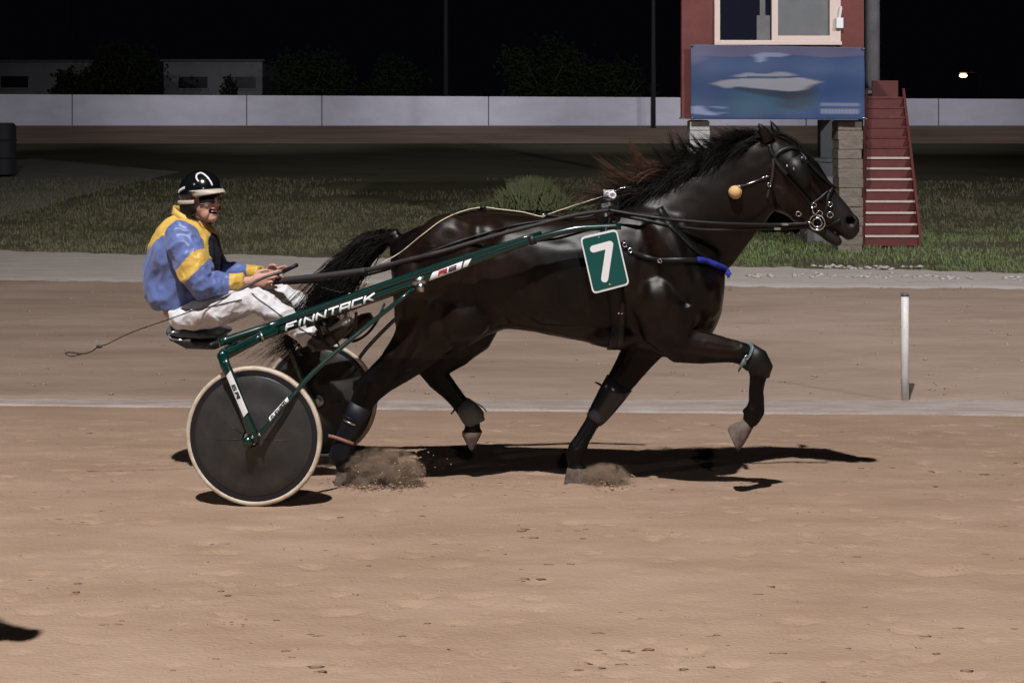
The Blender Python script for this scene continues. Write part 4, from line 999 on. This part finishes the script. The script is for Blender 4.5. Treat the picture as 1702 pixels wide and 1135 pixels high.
# leg boots
def boot(name, label, st, m, extra=None):
    c = at(st[0][0], st[0][1], st[0][4]); t = thing(name, label, 'boot', c); g = G(); g.limb(st, n=18); build(g, 'shell', m, t); return t
kb = boot('knee_boot', 'shiny black boot round the knee of the grounded foreleg', [(1030,636,24.5,.046,.78), (1018,654,23,.043,.775), (1004,675,20,.040,.765), (992,692,17,.036,.757), (986,699,15,.032,.753)], M['boot_gloss'])
g = G(); g.tube([at(1000,641,.74), at(994,637,.735), at(989,635,.73)], [.006,.006,.004], 6); build(g, 'strap_end', M['leather'], kb)
kb = boot('knee_boot', 'black boot round the bent knee of the lifted foreleg', [(1240,589,21.5,.042,.475), (1257,600,23,.042,.48), (1264,612,21,.040,.484), (1262,624,17,.036,.488)], M['leather'])
g = G(); P = [at(1246,571,.475), at(1250,578,.445), at(1246,590,.434), at(1240,597,.434), at(1237,606,.438)]; g.tube(catmull(P, 5), .010, 8, flat=.4); build(g, 'strap', M['strap_grey'], kb)
g = G(); P = [at(1240,596,.430), at(1233,606,.432), at(1227,618,.436)]; g.tube(P, [.012,.010,.003], 8, flat=.35); build(g, 'strap_end', M['strap_grey'], kb)
g = G(); ring(g, at(1241,594,.424), NL, .011, .003, 12); build(g, 'buckle', M['chrome'], kb)
hbt = boot('hind_boot', 'grey rounded boot on the hind leg swinging forward', [(768,671,15,.033,.766), (778,682,19,.040,.76), (787,694,20,.041,.758), (791,704,16,.036,.757)], M['boot_grey'])
g = G(); g.tube([at(762,676,.72), at(755,681,.72), at(750,688,.72)], [.006,.006,.004], 6); g.tube([at(794,671,.73), at(802,676,.73), at(809,684,.74)], .003, 6); build(g, 'strap', M['leather'], hbt)
hbt = boot('hind_boot', 'dark navy boot on the hind leg beside the wheel', [(600,672,20,.041,.50), (590,696,18.5,.036,.503), (578,722,17,.034,.51), (569,745,19,.038,.517), (565,758,19.5,.040,.52), (567,768,16,.036,.52)], M['navy_boot'])
g = G(); g.tube([at(546,724,.474), at(558,727,.470), at(572,732,.470), at(588,738,.478)], .009, 8, flat=.4); build(g, 'tape', M['peach'], hbt)
for y in (696, 703):
    g = G(); g.tube([at(571,y-6,.475), at(580,y,.464), at(590,y+3,.468)], .006, 8, flat=.4); build(g, 'strap', M['alloy'] if y == 703 else M['leather'], hbt)

# ================================================================== SULKY
RW = 0.357
hubN = ORIG + UP*RW; hubF = ORIG + NL*1.3; hubF.z = gz(hubF.y)+RW
su = thing('sulky', 'dark green two wheeled racing sulky with disc wheels', 'sulky', ORIG)
def mirror(p):
    l = lat(p); q = p + NL*(1.3-2*l); q.z -= 0.086*(1.3-2*l); return q
def wheel(h):
    def cir(Rr, l, n=72): return [h + (FW*math.cos(a)+UP*math.sin(a))*Rr + NL*l for a in [2*math.pi*i/n for i in range(n)]]
    g = G(); prof = [(.357,0), (.354,.008), (.347,.0130), (.336,.0125), (.330,.006), (.330,-.006), (.336,-.0125), (.346,-.0135), (.354,-.008)]
    g.rings([cir(a, b) for a, b in prof], False, True); w = build(g, 'wheel', [M['rubber'], M['tread']], su, paint=lambda c, n: 1 if ((c-h)-NL*(c-h).dot(NL)).length > .3525 else 0)
    w['label'] = 'cream rubber tyre round a black rim'
    g = G(); prof = [(.3335,.009), (.328,.011), (.310,.011), (.304,.009), (.304,-.009), (.310,-.011), (.328,-.011), (.3335,-.009)]
    g.rings([cir(a, b) for a, b in prof], False, True); build(g, 'rim', M['rim'], w, auto=40)
    g = G(); sd_ = [(.306,.008), (.302,.012), (.296,.0125), (.293,.015), (.25,.021), (.168,.032), (.165,.034), (.10,.042), (.045,.050), (.043,.040)]
    g.rings([cir(a, -b) for a, b in sd_]+[cir(a, b) for a, b in sd_[::-1]], True); build(g, 'disc_cover', M['disc'], w, auto=50)
    g = G(); g.tube([h-NL*.075, h-NL*.052, h-NL*.050], [.018, .022, .036], 20); g.tube([h+NL*.075, h+NL*.052, h+NL*.050], [.018, .022, .036], 20); build(g, 'hub', M['alloy'], w, auto=40)
    for a, r0, r1 in ((152, .05, .17), (186, .05, .20), (-4, .06, .22)):
        d = FW*math.cos(R(a))+UP*math.sin(R(a)); k = lambda r: .0515-(r-.045)*.158
        g = G(); g.tube([h+d*r0-NL*(k(r0)), h+d*(r0+r1)/2-NL*(k((r0+r1)/2)+.0005), h+d*r1-NL*(k(r1)+.0005)], .0014, 5); build(g, 'spoke', M['disc'], w)
    return w
wN = wheel(hubN); wF = wheel(hubF)
def both(name, m, make):
    g = G(); make(g, lambda p: p); o = build(g, name, m, su)
    g = G(); make(g, mirror); build(g, name, m, su); return o
SA = [(364,570,.12), (400,558,.18), (440,545,.24), (470,534.6,.27), (622,481,.27), (700,454,.27), (800,420,.27), (900,386.5,.27)]
SB = [(374,591,.01), (389,583,.05), (410,572,.12), (431,561,.18), (455,551.5,.24), (470,546.4,.27), (545,519.8,.27), (622,493,.27), (697,466.5,.27), (750,447,.27), (810,425,.27), (872,403,.27), (920,389,.27), (957,380.5,.28), (994,378,.29), (1032,376.5,.30)]
PA = [at(*p) for p in SA]; PB = catmull([at(*p) for p in SB], 4)
both('shaft', M['green'], lambda g, f: g.tube([f(p) for p in PB], [.0245 if i < 36 else .0245-.0075*min(1, (i-36)/12) for i in range(len(PB))], 14))
both('upper_shaft', M['green'], lambda g, f: g.tube([f(p) for p in catmull(PA, 3)], [.0235]*17+[.020, .018, .015, .012, .009], 14))
def blade(g, f, l):
    st = [(369,590,9,.013,l*.6), (374,606,9,.013,l), (386,632,8,.012,l), (398,665,7.5,.012,l), (409,692,8,.012,l), (418,716,9.5,.012,l), (425,736,8,.011,l)]
    h = G(); h.limb(st, n=10); g.add([f(v) for v in h.v], h.f)
both('fork', M['green'], lambda g, f: blade(g, f, -.078))
both('fork', M['green'], lambda g, f: blade(g, f, .078))
both('fork_crown', M['green'], lambda g, f: g.tube([f(at(369,592,-.05)), f(at(372,588,0)), f(at(374,592,.05))], .026, 10))
g = G(); a = at(370, 586, .02); b = mirror(a); g.tube([a, a+(b-a)*.15+UP*.02, a+(b-a)*.5+UP*.03, a+(b-a)*.85+UP*.02, b], .019, 12); build(g, 'cross_arch', M['green'], su)
SS = [(430,724,-.098), (478,668,-.045), (520,620,.03), (600,550,.16), (688,480,.25)]
PS = [at(*p) for p in SS]
both('stay', M['green'], lambda g, f: g.tube([f(p) for p in catmull(PS, 4)], .0125, 10))
def clampf(g, f):
    c = f(at(697,467,.27)); d = (PB[30]-PB[28]).normalized(); g.tube([c-d*.034, c+d*.034], .028, 12); g.box(f(at(699,478,.25)), FW*.018, NL*.010, UP*.022)
both('stay_clamp', M['alloy'], clampf)
both('axle_plate', M['green'], lambda g, f: g.tube([f(hubN-NL*.112-UP*.006), f(hubN-NL*.082-UP*.006)], [.024, .028], 16))
for c in ((419.5, 726), (431, 722)):
    both('axle_bolt', M['chrome'], lambda g, f: g.ell(f(at(c[0], c[1], -.115)), FW*.0085, NL*.006, UP*.0085))
# joints of the shaft near the seat
both('shaft_collar', M['alloy'], lambda g, f: g.tube([f(at(433,560.5,.152)), f(at(437,559,.158))], .0275, 14))
both('shaft_collar', M['black'], lambda g, f: g.tube([f(at(880,400.3,.27)), f(at(890,397.3,.27))], .026, 14))
# seat
g = G(); c = at(330, 546, .65)
g.pairs([(287,541,287,549,.10), (292,537,291,554,.145), (315,538,315,557,.165), (350,543,350,559,.165), (372,547,371,558,.14), (378,550,377,555,.09)], l=.65, n=22, ex=.75); build(g, 'seat', M['seat'], su, voxel=.006, iters=4)
g = G(); g.pairs([(292,553,297,562,.12), (320,556,322,576,.13), (366,558,366,577,.13)], l=.62, n=14, ex=.6); build(g, 'seat_base', M['black'], su, auto=40)
g = G(); g.tube(catmull([at(300,552,.50), at(286,552,.48), at(281,557,.48), at(286,563,.48), at(300,565,.50), at(318,565,.50)], 4), .006, 8); build(g, 'seat_spring', M['chrome'], su)
g = G(); a = at(400, 562, .18); b = mirror(a); g.tube([a, (a+b)/2-UP*.015, b], .015, 10); build(g, 'seat_bar', M['black'], su)
g = G(); a = at(350, 574, .30); b = mirror(a); g.tube([a, (a+b)/2, b], .014, 10); build(g, 'seat_bar', M['black'], su)
# foot rests
def rest(g, f):
    P = [(520,535,.30), (528,545,.34), (545,574,.42), (562,578,.46), (582,566,.44), (590,545,.36), (592,520,.29)]
    g.tube([f(p) for p in catmull([at(*q) for q in P], 4)], .008, 8)
both('foot_rest', M['black'], rest)
both('rest_bracket', M['green'], lambda g, f: g.limb([(508,538,7,.012,.27), (524,534,7,.012,.28)], n=8) if f(NL) == NL else None)
# lettering
GL = {'F': [(0,0,0,1),(0,1,1,1),(0,.52,.75,.52)], 'I': [(.5,0,.5,1)], 'N': [(0,0,0,1),(0,1,1,0),(1,0,1,1)], 'T': [(0,1,1,1),(.5,0,.5,1)], 'A': [(0,0,0,1),(0,1,1,1),(1,1,1,0),(0,.42,1,.42)],
      'C': [(1,1,0,1),(0,1,0,0),(0,0,1,0)], 'K': [(0,0,0,1),(0,.45,1,1),(.35,.6,1,0)], 'R': [(0,0,0,1),(0,1,1,1),(1,1,1,.5),(1,.5,0,.5),(.45,.5,1,0)], '6': [(1,1,0,1),(0,1,0,0),(0,0,1,0),(1,0,1,.52),(1,.52,0,.52)],
      'L': [(0,1,0,0),(0,0,1,0)], 'E': [(0,0,0,1),(0,1,1,1),(0,.5,.8,.5),(0,0,1,0)], 'X': [(0,0,1,1),(0,1,1,0)], 'S': [(1,1,0,1),(0,1,0,.5),(0,.5,1,.5),(1,.5,1,0),(1,0,0,0)], 'O': [(0,0,0,1),(0,1,1,1),(1,1,1,0),(1,0,0,0)]}
def tubemap(p0, p1, r, turn=0.0):
    T = (p1-p0).normalized(); N = (CAMP-(p0+p1)/2); N = (N-T*N.dot(T)).normalized(); B = N.cross(T)
    if B.z < 0: B = -B
    def f(x, y, lf):
        a = y/r+turn; return p0+T*x+(N*math.cos(a)+B*math.sin(a))*(r+.0008+lf)
    return f, (p1-p0).length
def word(txt, f, L, h, th, x0=0.0, slant=.28, gap=.16):
    g = G(); n = len(txt); ws = [.35 if c == 'I' else 1.0 for c in txt]; tot = sum(ws)+gap*(n-1)*1.0; u = (L-th)/tot; x = x0+th/2
    sg = []
    for c, w in zip(txt, ws):
        k = w*u
        for (a, b, c2, d) in GL[c]:
            ya, yb = (b-.5)*(h-th), (d-.5)*(h-th)
            xa = x+(a*k if c != 'I' else k*.5)+slant*ya; xb = x+(c2*k if c != 'I' else k*.5)+slant*yb
            sg.append((xa, ya, xb, yb))
        x += k+gap*u
    strokes(g, sg, f, th, 'sq', lift0=.0006)
    return g
f, L = tubemap(at(477,543.9,.27), at(624,492.3,.27), .0245)
build(word('FINNTACK', f, L, .040, .0098, slant=.55, gap=.38), 'lettering', M['white'], su, smooth=False)
def patch(f, pts, n=10, lift=0):
    """parallelogram decal wrapped on the tube: pts = x left bottom, x left top, x right top, x right bottom, half height"""
    g = G(); xl0, xl1, xr1, xr0, h = pts; rs = []
    for j in range(9):
        t = j/8; y = -h+2*h*t; a = xl0+(xl1-xl0)*t; b = xr0+(xr1-xr0)*t
        rs.append([f(a+(b-a)*i/n, y, lift) for i in range(n+1)])
    k = n+1; g.add([p for r in rs for p in r], [[j*k+i, j*k+i+1, (j+1)*k+i+1, (j+1)*k+i] for j in range(8) for i in range(n)])
    return g
f, L = tubemap(at(712,461,.27), at(790,432.7,.27), .0245)
build(patch(f, (0, .038, .205, .180, .020)), 'decal', M['white'], su)
build(patch(f, (.190, .215, .252, .218, .016)), 'decal', M['white'], su)
f2 = lambda x, y, lf: f(x, y, lf+.0008)
build(word('R', f2, .047, .024, .0075, x0=.062, slant=.6), 'lettering', M['decal_red'], su, smooth=False)
build(word('6', f2, .042, .022, .0055, x0=.120, slant=.6), 'lettering', M['decal_black'], su, smooth=False)
f, L = tubemap(at(447,699,-.078), at(478,664.5,-.045), .0125)
build(patch(f, (0, .012, L+.012, L, .0125)), 'decal', M['white'], su)
f3 = lambda x, y, lf: f(x, y, lf+.0008)
build(word('FLEXISOO', f3, L*.78, .0135, .0030, x0=.018, slant=.2, gap=.35), 'lettering', M['decal_black'], su, smooth=False)
# R6 on the near fork blade
def pl_f(p0, p1, l0, l1):
    A, B = at(*p0, l0), at(*p1, l1); T = (B-A).normalized(); U = T.cross(NL).normalized()
    if U.dot(FW) < 0: U = -U
    return (lambda x, y, lf: A+T*x+U*y-NL*(.0012+lf+.0005-(y/.024)**2*.005)), (B-A).length
f, L = pl_f((379, 619), (408, 688), -.091, -.091)
build(patch(f, (.012, -.004, L-.004, L+.010, .0155)), 'decal', M['white'], su)
f4 = lambda x, y, lf: f(x, y, lf+.0012)
build(word('6', f4, .030, .020, .0052, x0=.066, slant=.1), 'lettering', M['decal_black'], su, smooth=False)
build(word('R', f4, .034, .020, .0058, x0=.106, slant=.1), 'lettering', M['decal_black'], su, smooth=False)

# ================================================================== DRIVER
dv = thing('person', 'sulky driver in blue and yellow silks, white trousers and black helmet', 'person', at(330, 540, .65))
hf = (FW*math.cos(R(30))-NL*math.sin(R(30))).normalized(); hs = (NL*math.cos(R(30))+FW*math.sin(R(30))).normalized()
hc = at(337, 331, .65); hu = (UP*math.cos(R(4))-hf*math.sin(R(4))).normalized(); hfw = hs.cross(hu)
if hfw.dot(hf) < 0: hfw = -hfw
def H(a, b, c): return hc+hfw*a+hs*b+hu*c
g = G()
def he(a, b, c, x, y, z): g.ell(H(a, b, c), hfw*x, hs*y, hu*z, 14, 10)
he(0, 0, .035, .098, .077, .095); he(.028, 0, -.035, .075, .064, .085); he(.070, 0, -.108, .032, .030, .026); he(.075, 0, .035, .025, .058, .022)
he(.108, 0, -.018, .020, .013, .026); he(.112, 0, -.030, .016, .017, .012); he(.092, 0, .005, .018, .011, .026)
for s in (-1, 1): he(.070, s*.036, -.030, .028, .022, .022); he(.052, s*.036, -.080, .034, .018, .034); he(-.005, s*.078, -.015, .018, .012, .03)
he(.094, 0, -.056, .016, .026, .012); he(.083, 0, -.093, .018, .026, .013)
def hj(st): g.limb(st, n=12)
g.tube([H(.0, 0, -.03), H(-.02, 0, -.11), at(316, 378, .65), at(306, 420, .65)], [.055, .052, .062, .10], 14)
hj([(302,385,26,.15,.65), (300,430,38,.13,.65), (296,480,32,.13,.65), (296,520,20,.13,.65)])
hj([(302,388,13,.045,.48), (325,455,12,.04,.40), (338,474,11,.038,.40), (370,470,9,.032,.45), (400,468,8.5,.028,.495), (412,468,8.5,.024,.51)])
hj([(318,388,13,.045,.82), (350,440,12,.04,.90), (366,458,11,.038,.90), (390,455,9,.032,.85), (420,455,8.5,.028,.80), (436,456,8.5,.024,.77)])
hj([(298,525,14,.07,.55), (360,515,14,.06,.47), (425,496,12,.05,.42), (470,522,10,.04,.41), (520,560,9,.035,.41)])
hj([(310,522,14,.07,.75), (390,502,14,.06,.84), (458,487,12,.05,.89), (510,510,10,.04,.90), (560,540,9,.035,.90)])
def hand(w, k, l0, l1, inn, fan):
    """wrist px, knuckle px; inn = +1 when the palm faces away from the camera"""
    Wp, K = at(*w, l0), at(*k, l1); T = (K-Wp).normalized(); V = (UP-T*UP.dot(T)).normalized(); I = NL*inn
    L = (K-Wp).length
    rs = []
    for t, hw, hh in ((-.1,.018,.026), (.3,.017,.033), (.7,.016,.041), (1.0,.013,.041)):
        c = Wp+T*L*t; rs.append([c+I*hw*math.cos(q)+V*hh*math.sin(q) for q in [2*math.pi*j/12 for j in range(12)]])
    g.rings(rs)
    for i, (v, ln) in enumerate(((.030,.92), (.010,1.0), (-.011,.95), (-.031,.78))):
        a = K+V*v; up = V*(fan*(1.5-i)*.10)
        d0 = (T*.85+up+I*.30).normalized(); d1 = (T*.45+up*1.3+I*.75).normalized(); d2 = (T*-.15+I*.85+up).normalized()
        if i == 0: d1 = (T*.85+up+I*.3).normalized(); d2 = (T*.7+I*.6).normalized()
        p1 = a+d0*.042*ln; p2 = p1+d1*.028*ln; p3 = p2+d2*.022*ln
        g.tube([a-T*.02, a, (a+p1)/2, p1, (p1+p2)/2, p2, p3], [.0095,.0100,.0092,.0096,.0086,.0086,.0066], 9)
    a = Wp+T*L*.32+V*.024; b = a+(T*.55+V*.62+I*.25).normalized()*.036; c = b+(T*.95+V*.15+I*.35).normalized()*.032; d = c+(T*.95-V*.15+I*.3).normalized()*.024
    g.tube([a-V*.012, a, b, c, d], [.013,.0125,.0112,.0098,.007], 9)
hand((414,468), (444,466), .51, .52, 1, 1.4)
hand((437,456), (463,455), .775, .74, -1, 1.2)
body_d = build(g, 'body', [M['skin'], M['lips'], M['mouth']], dv, voxel=.0037, iters=3)
for p in body_d.data.polygons:
    c = p.center+ORG[body_d]-hc; a, b, e = c.dot(hfw), c.dot(hs), c.dot(hu); e -= 13*b*b
    if a > .072 and abs(b) < .032 and -.088 < e < -.064: p.material_index = 2
    elif a > .07 and abs(b) < .028 and (-.064 <= e < -.057 or -.098 < e <= -.088): p.material_index = 1
displace(body_d, lambda p, n: -.012 if ((p-hc).dot(hfw) > .07 and abs((p-hc).dot(hs)) < .028 and -.086 < (p-hc).dot(hu)-13*(p-hc).dot(hs)**2 < -.066) else 0)
g = G(); g.box(H(.090, 0, -.0695), hfw*.006, hs*.018, hu*.0050); build(g, 'teeth', M['white'], body_d)
# jacket
def wrinkle(amp, fr, seed):
    def fn(p, n):
        q = Vector((p.x*fr, p.y*fr*1.3, p.z*fr*.8))+Vector((seed, 0, 0))
        q = Vector((q.x*.8+q.z*.7, q.y, q.z*.8-q.x*.5)); q.x *= .55
        w = abs(noise.noise(q)); v = abs(noise.noise(q*2.3+Vector((3,7,1))))
        return amp*(0.55-1.6*w)+amp*.45*(0.4-1.5*v)
    return fn
yoke = [(280,345), (342,368), (342,384), (334,386), (313,377), (292,387), (270,402), (252,417), (240,408), (262,372)]
lapel = [(330,366), (342,372), (352,392), (358,430), (353,428), (346,402), (332,385)]
def jacket_paint(c, n):
    x, y = flatpx(c)
    if inpoly(x, y, yoke) or inpoly(x, y, lapel): return 1
    if x > 349+(y-376)*.13 and n.dot(FW) > -.2 and y < 470: return 2
    return 0
g = G()
g.pairs([(262,508,332,512,.165), (250,494,340,500,.175), (245,462,352,478,.185), (247,436,359,452,.195), (256,404,361,420,.21), (268,380,355,396,.20), (284,363,345,379,.14), (294,356,334,369,.085)], l=.65, n=28, ex=.9)
jk = build(g, 'jacket', [M['blue'], M['yellow'], M['navy']], dv, voxel=.006, iters=4, paint=jacket_paint)
displace(jk, wrinkle(.022, 9, 3)); relax(jk, 4, lambda p: 1)
band = [(288,456), (306,471), (349,428), (339,413), (319,419)]
def sleeve(st, cuff, bandf, seed):
    g = G(); g.limb(st, n=18)
    def pn(c, n):
        x, y = proj(c)
        return 1 if (x > cuff or bandf(x, y)) else 0
    o = build(g, 'sleeve', [M['blue'], M['yellow']], jk, voxel=.005, iters=4, paint=pn); displace(o, wrinkle(.018, 12, seed)); relax(o, 3, lambda p: 1); return o
s1 = sleeve([(297,382,22,.085,.49), (304,400,27,.09,.45), (316,428,29,.09,.42), (328,458,29,.085,.405), (340,474,24,.075,.41), (360,472,20,.062,.44), (376,469,15,.05,.47), (384,468,13,.043,.48), (404,467,13.5,.042,.505)], 381, lambda x, y: inpoly(x, y, band), 11)
s2 = sleeve([(322,388,20,.08,.80), (334,412,24,.085,.86), (352,440,23,.08,.90), (368,454,19,.068,.90), (388,453,15,.055,.865), (402,453,12,.045,.835), (412,453,10.5,.040,.82), (432,453,10.5,.039,.79)], 410, lambda x, y: 405 < y < 425 and x < 360, 17)
g = G(); g.ell(at(392,466,.458), FW*.006, NL*.004, UP*.006); build(g, 'cuff_button', M['alloy'], jk)
# collar
g = G(); rs = []
for (dz, k) in ((0, 1.12), (.5, 1.0), (1, .93)):
    ringp = []
    for i in range(28):
        a = 2*math.pi*i/28; c = at(313, 364, .65)*(1-dz)+at(312, 354, .65)*dz
        ringp.append(c+FW*math.cos(a)*.082*k+NL*math.sin(a)*.078*k+UP*(-.030*math.cos(a))+UP*(.012*dz*-math.cos(a)))
    rs.append(ringp)
g.rings(rs, False); build(g, 'collar', M['yellow'], jk, solid=.008)
# trousers
g = G()
g.limb([(283,520,9,.10,.62), (292,524,20,.16,.64), (310,522,24,.17,.65), (330,520,24,.165,.65)], n=20)
g.limb([(300,526,21,.095,.56), (335,523,23,.09,.50), (370,516,23,.082,.46), (405,503,21,.072,.43), (424,499,20,.066,.42), (442,508,19,.060,.415), (470,526,18,.055,.41), (495,545,18,.052,.41), (516,562,17,.050,.41)], n=18)
g.limb([(305,520,21,.095,.75), (350,510,22,.088,.81), (400,498,21,.078,.86), (440,486,19,.070,.89), (460,488,19,.064,.90), (482,498,18,.058,.90), (512,512,16,.053,.90), (545,530,14,.048,.90)], n=18)
tr = build(g, 'trousers', M['trouser'], dv, voxel=.006, iters=4); displace(tr, wrinkle(.016, 12, 23))
tb = BVHTree.FromPolygons([v.co+ORG[tr] for v in tr.data.vertices], [p.vertices[:] for p in tr.data.polygons])
def onT(px, py):
    d = ray(px, py).normalized(); h = tb.ray_cast(CAMP, d); return h[0]+h[1]*.002 if h[0] is not None else None
g = G(); P = [q for q in (onT(x, y) for x, y, _ in pxpath([(418,487), (428,496), (450,512), (480,534), (505,550), (522,560)], 6)) if q]
g.tube(P, .003, 6); build(g, 'piping', M['decal_black'], tr)
g = G(); P = [q for q in (onT(x, y) for x, y, _ in pxpath([(295,507), (305,514), (325,516), (350,510), (380,503), (402,498)], 6)) if q]
if len(P) > 2: g.tube(P, .003, 6); build(g, 'piping', M['decal_black'], tr)
# boots
def dboot(st, cuff):
    g = G(); g.limb(st, n=16); b = build(g, 'boot', M['brown_boot'], dv, voxel=.005, iters=3); return b
b1 = dboot([(514,560,13,.045,.41), (528,570,15,.047,.41), (540,568,15,.046,.415), (556,556,14,.047,.42), (574,541,12.5,.046,.425), (586,532,8,.035,.43)], 0)
g = G()
for (x0, y0, x1, y1) in ((528, 552, 548, 578), (540, 540, 562, 572)):
    c0, c1 = at(x0, y0, .362), at(x1, y1, .366); m_ = (c0+c1)/2-NL*.012; g.tube(catmull([at(x0-2, y0-3, .42), c0, m_, c1, at(x1+2, y1+2, .43)], 4), .007, 8, flat=.5)
build(g, 'strap', M['nylon'], b1)
b2 = dboot([(545,530,12,.043,.90), (560,545,14,.046,.90), (572,550,14,.046,.90), (590,543,13,.046,.90), (606,532,12,.045,.89), (618,526,8,.035,.89)], 0)
# helmet
hm = thing('helmet_proto', 'x', 'x', hc); bpy.data.objects.remove(hm)
g = G(); hn, hk = 40, 26; vs = []; fs = []; idx = {}
def hp(i, j, s=1.0):
    th = math.pi*i/hk; ph = 2*math.pi*j/hn
    return H(-.012+.128*s*math.sin(th)*math.cos(ph), .108*s*math.sin(th)*math.sin(ph), .040+.120*s*math.cos(th))
def keep(i, j):
    ph = 2*math.pi*(j+.5)/hn; c = math.cos(ph); z = math.cos(math.pi*(i+.5)/hk)
    if c > .30: return z > .06
    return z > -.42
for i in range(hk+1):
    for j in range(hn): vs.append(hp(i, j))
for i in range(hk):
    for j in range(hn):
        if keep(i, j): fs.append([i*hn+j, i*hn+(j+1) % hn, (i+1)*hn+(j+1) % hn, (i+1)*hn+j])
used = sorted({k for f_ in fs for k in f_}); mp = {k: q for q, k in enumerate(used)}
g.add([vs[k] for k in used], [[mp[k] for k in f_] for f_ in fs]); helm = build(g, 'helmet', M['helmet'], dv, solid=.010)
g = G(); rs = []
for t, k in ((0, 1.0), (.4, 1.06), (.75, 1.04), (1, .98)):
    rs.append([H(-.012+(.128+.055*t*max(0, math.cos(ph))**.6)*math.cos(ph), (.112)*math.sin(ph)*(1-.15*t), .052-.018*t-.012*t*t+.010*math.cos(ph*2)*t) for ph in [R(-75+150*i/20) for i in range(21)]])
k = 21; g.add([p for r in rs for p in r], [[j*k+i, j*k+i+1, (j+1)*k+i+1, (j+1)*k+i] for j in range(3) for i in range(20)]); build(g, 'peak', M['peak'], helm, solid=.006)
g = G()
for s in (-1, 1): g.ell(H(-.022, s*.088, -.042), hfw*.066, hs*.026, hu*.050, 16, 10)
g.ell(H(-.085, 0, -.035), hfw*.035, hs*.085, hu*.048, 16, 10); build(g, 'ear_padding', M['helmet_pad'], helm, voxel=.005, iters=3)
g = G(); g.tube([H(-.02+.132*math.cos(ph), .116*math.sin(ph), -.012) for ph in [R(-60-240*i/30) for i in range(31)]], .011, 8, flat=.35, side=hs); build(g, 'goggle_strap', M['peak'], helm)
g = G(); g.tube(catmull([H(.045, -.088, -.03), H(.035, -.092, -.055), H(-.02, -.108, -.060), H(-.07, -.10, -.05)], 4), .004, 6); g.tube(catmull([H(.03, -.09, -.085), H(-.02, -.10, -.092), H(-.07, -.09, -.08)], 4), .003, 6); build(g, 'ear_trim', M['nylon'], helm)
g = G(); g.tube(catmull([H(-.02, -.085, -.07), H(.03, -.066, -.105), H(.06, -.03, -.135), H(.062, 0, -.138)], 5), .006, 6); build(g, 'chin_strap', M['black'], helm)
def HS(ph, z, s=1.0):   # point on the shell
    c = (z-.04)/.12; sn = math.sqrt(max(0, 1-c*c)); return H(-.012+.134*s*sn*math.cos(R(ph)), .114*s*sn*math.sin(R(ph)), .040+.126*s*c)
g = G(); g.tube(catmull([HS(-50, .096), HS(-58, .118), HS(-56, .137), HS(-38, .140), HS(-24, .125), HS(-16, .10), HS(-12, .072)], 5), .0052, 7); build(g, 'emblem', M['white'], helm)
g = G()
for i in range(8):
    a = -92-i*5.0; z = .060-.0030*i; g.tube([HS(a, z), HS(a-1, z+.014), HS(a-3, z+.013), HS(a-3.6, z)], .0024, 5)
build(g, 'lettering', M['white'], helm)
# goggles
g = G(); rs = []
for z in (.030, .018, -.002, -.018, -.024):
    rs.append([H(-.002+(.112 if -.02 < z < .025 else .104)*math.cos(ph), .076*math.sin(ph), z) for ph in [R(-62+124*i/16) for i in range(17)]])
k = 17; g.add([p for r in rs for p in r], [[j*k+i, j*k+i+1, (j+1)*k+i+1, (j+1)*k+i] for j in range(4) for i in range(16)]); gg_ = build(g, 'goggles', M['lens'], dv, solid=.004)
g = G(); g.tube([H(-.002+.118*math.cos(ph), .078*math.sin(ph), -.026) for ph in [R(-62+124*i/16) for i in range(17)]], .004, 6); g.tube(catmull([H(.112,.0,.03), H(.128,.0,.01), H(.126,0,-.02), H(.114,0,-.03)], 4), .003, 6); build(g, 'rim', M['pole'], gg_)

# whip
wp = thing('whip', 'long thin dark driving whip with a looped tip held in the driver\'s hand', 'whip', at(440, 460, .5))
g = G(); g.tube([at(494.5,440,.52), at(470,452,.52)], .0115, 10); build(g, 'grip_end', M['leather'], wp)
P = catmull([at(472,451,.52), at(440,461,.475), at(412,475,.44), at(380,491,.40), at(331,512,.36), at(280,531,.33), at(220,552,.32), at(178,572,.32)], 6)
g = G(); g.tube(P, [.0085 if i < 12 else .0085-.0055*min(1, (i-12)/14) for i in range(len(P))], 8); build(g, 'shaft', M['brown_boot'], wp)
g = G(); g.ell(at(165,576,.32), FW*.018, NL*.008, UP*.009); P = catmull([at(178,572,.32), at(163,577,.32), at(150,585,.32), at(136,588,.32), at(118,585.5,.32), at(109,587,.32), at(117,592,.32), at(136,588.5,.32)], 5); g.tube(P, .0036, 6); build(g, 'lash', M['brown_boot'], wp)

# the next horse of the field, just outside the left edge: its muzzle throws the shadow in the corner
S = tg(52, 1076); mz = S+(KEY-S)*(1.32/(KEY.z-S.z)); src = at(1428, 372, .65)
delta = Vector((mz.x-src.x, mz.y-src.y, 0)); delta.z = gz(ORG[horse].y+delta.y)-gz(ORG[horse].y)
def copy_tree(o, parent=None):
    c = o.copy(); COL.objects.link(c)
    if parent is not None: c.parent = parent
    for ch in list(o.children): copy_tree(ch, c)
    return c
for src_o, lab in ((horse, 'second dark horse following just outside the left edge'), (br, 'bridle of the second horse outside the left edge'), (bc, 'breast strap of the second horse outside the left edge'), (sd, 'harness saddle of the second horse outside the left edge')):
    c = copy_tree(src_o); c.location = src_o.location+delta; c['label'] = lab; c['group'] = 'second horse of the race'
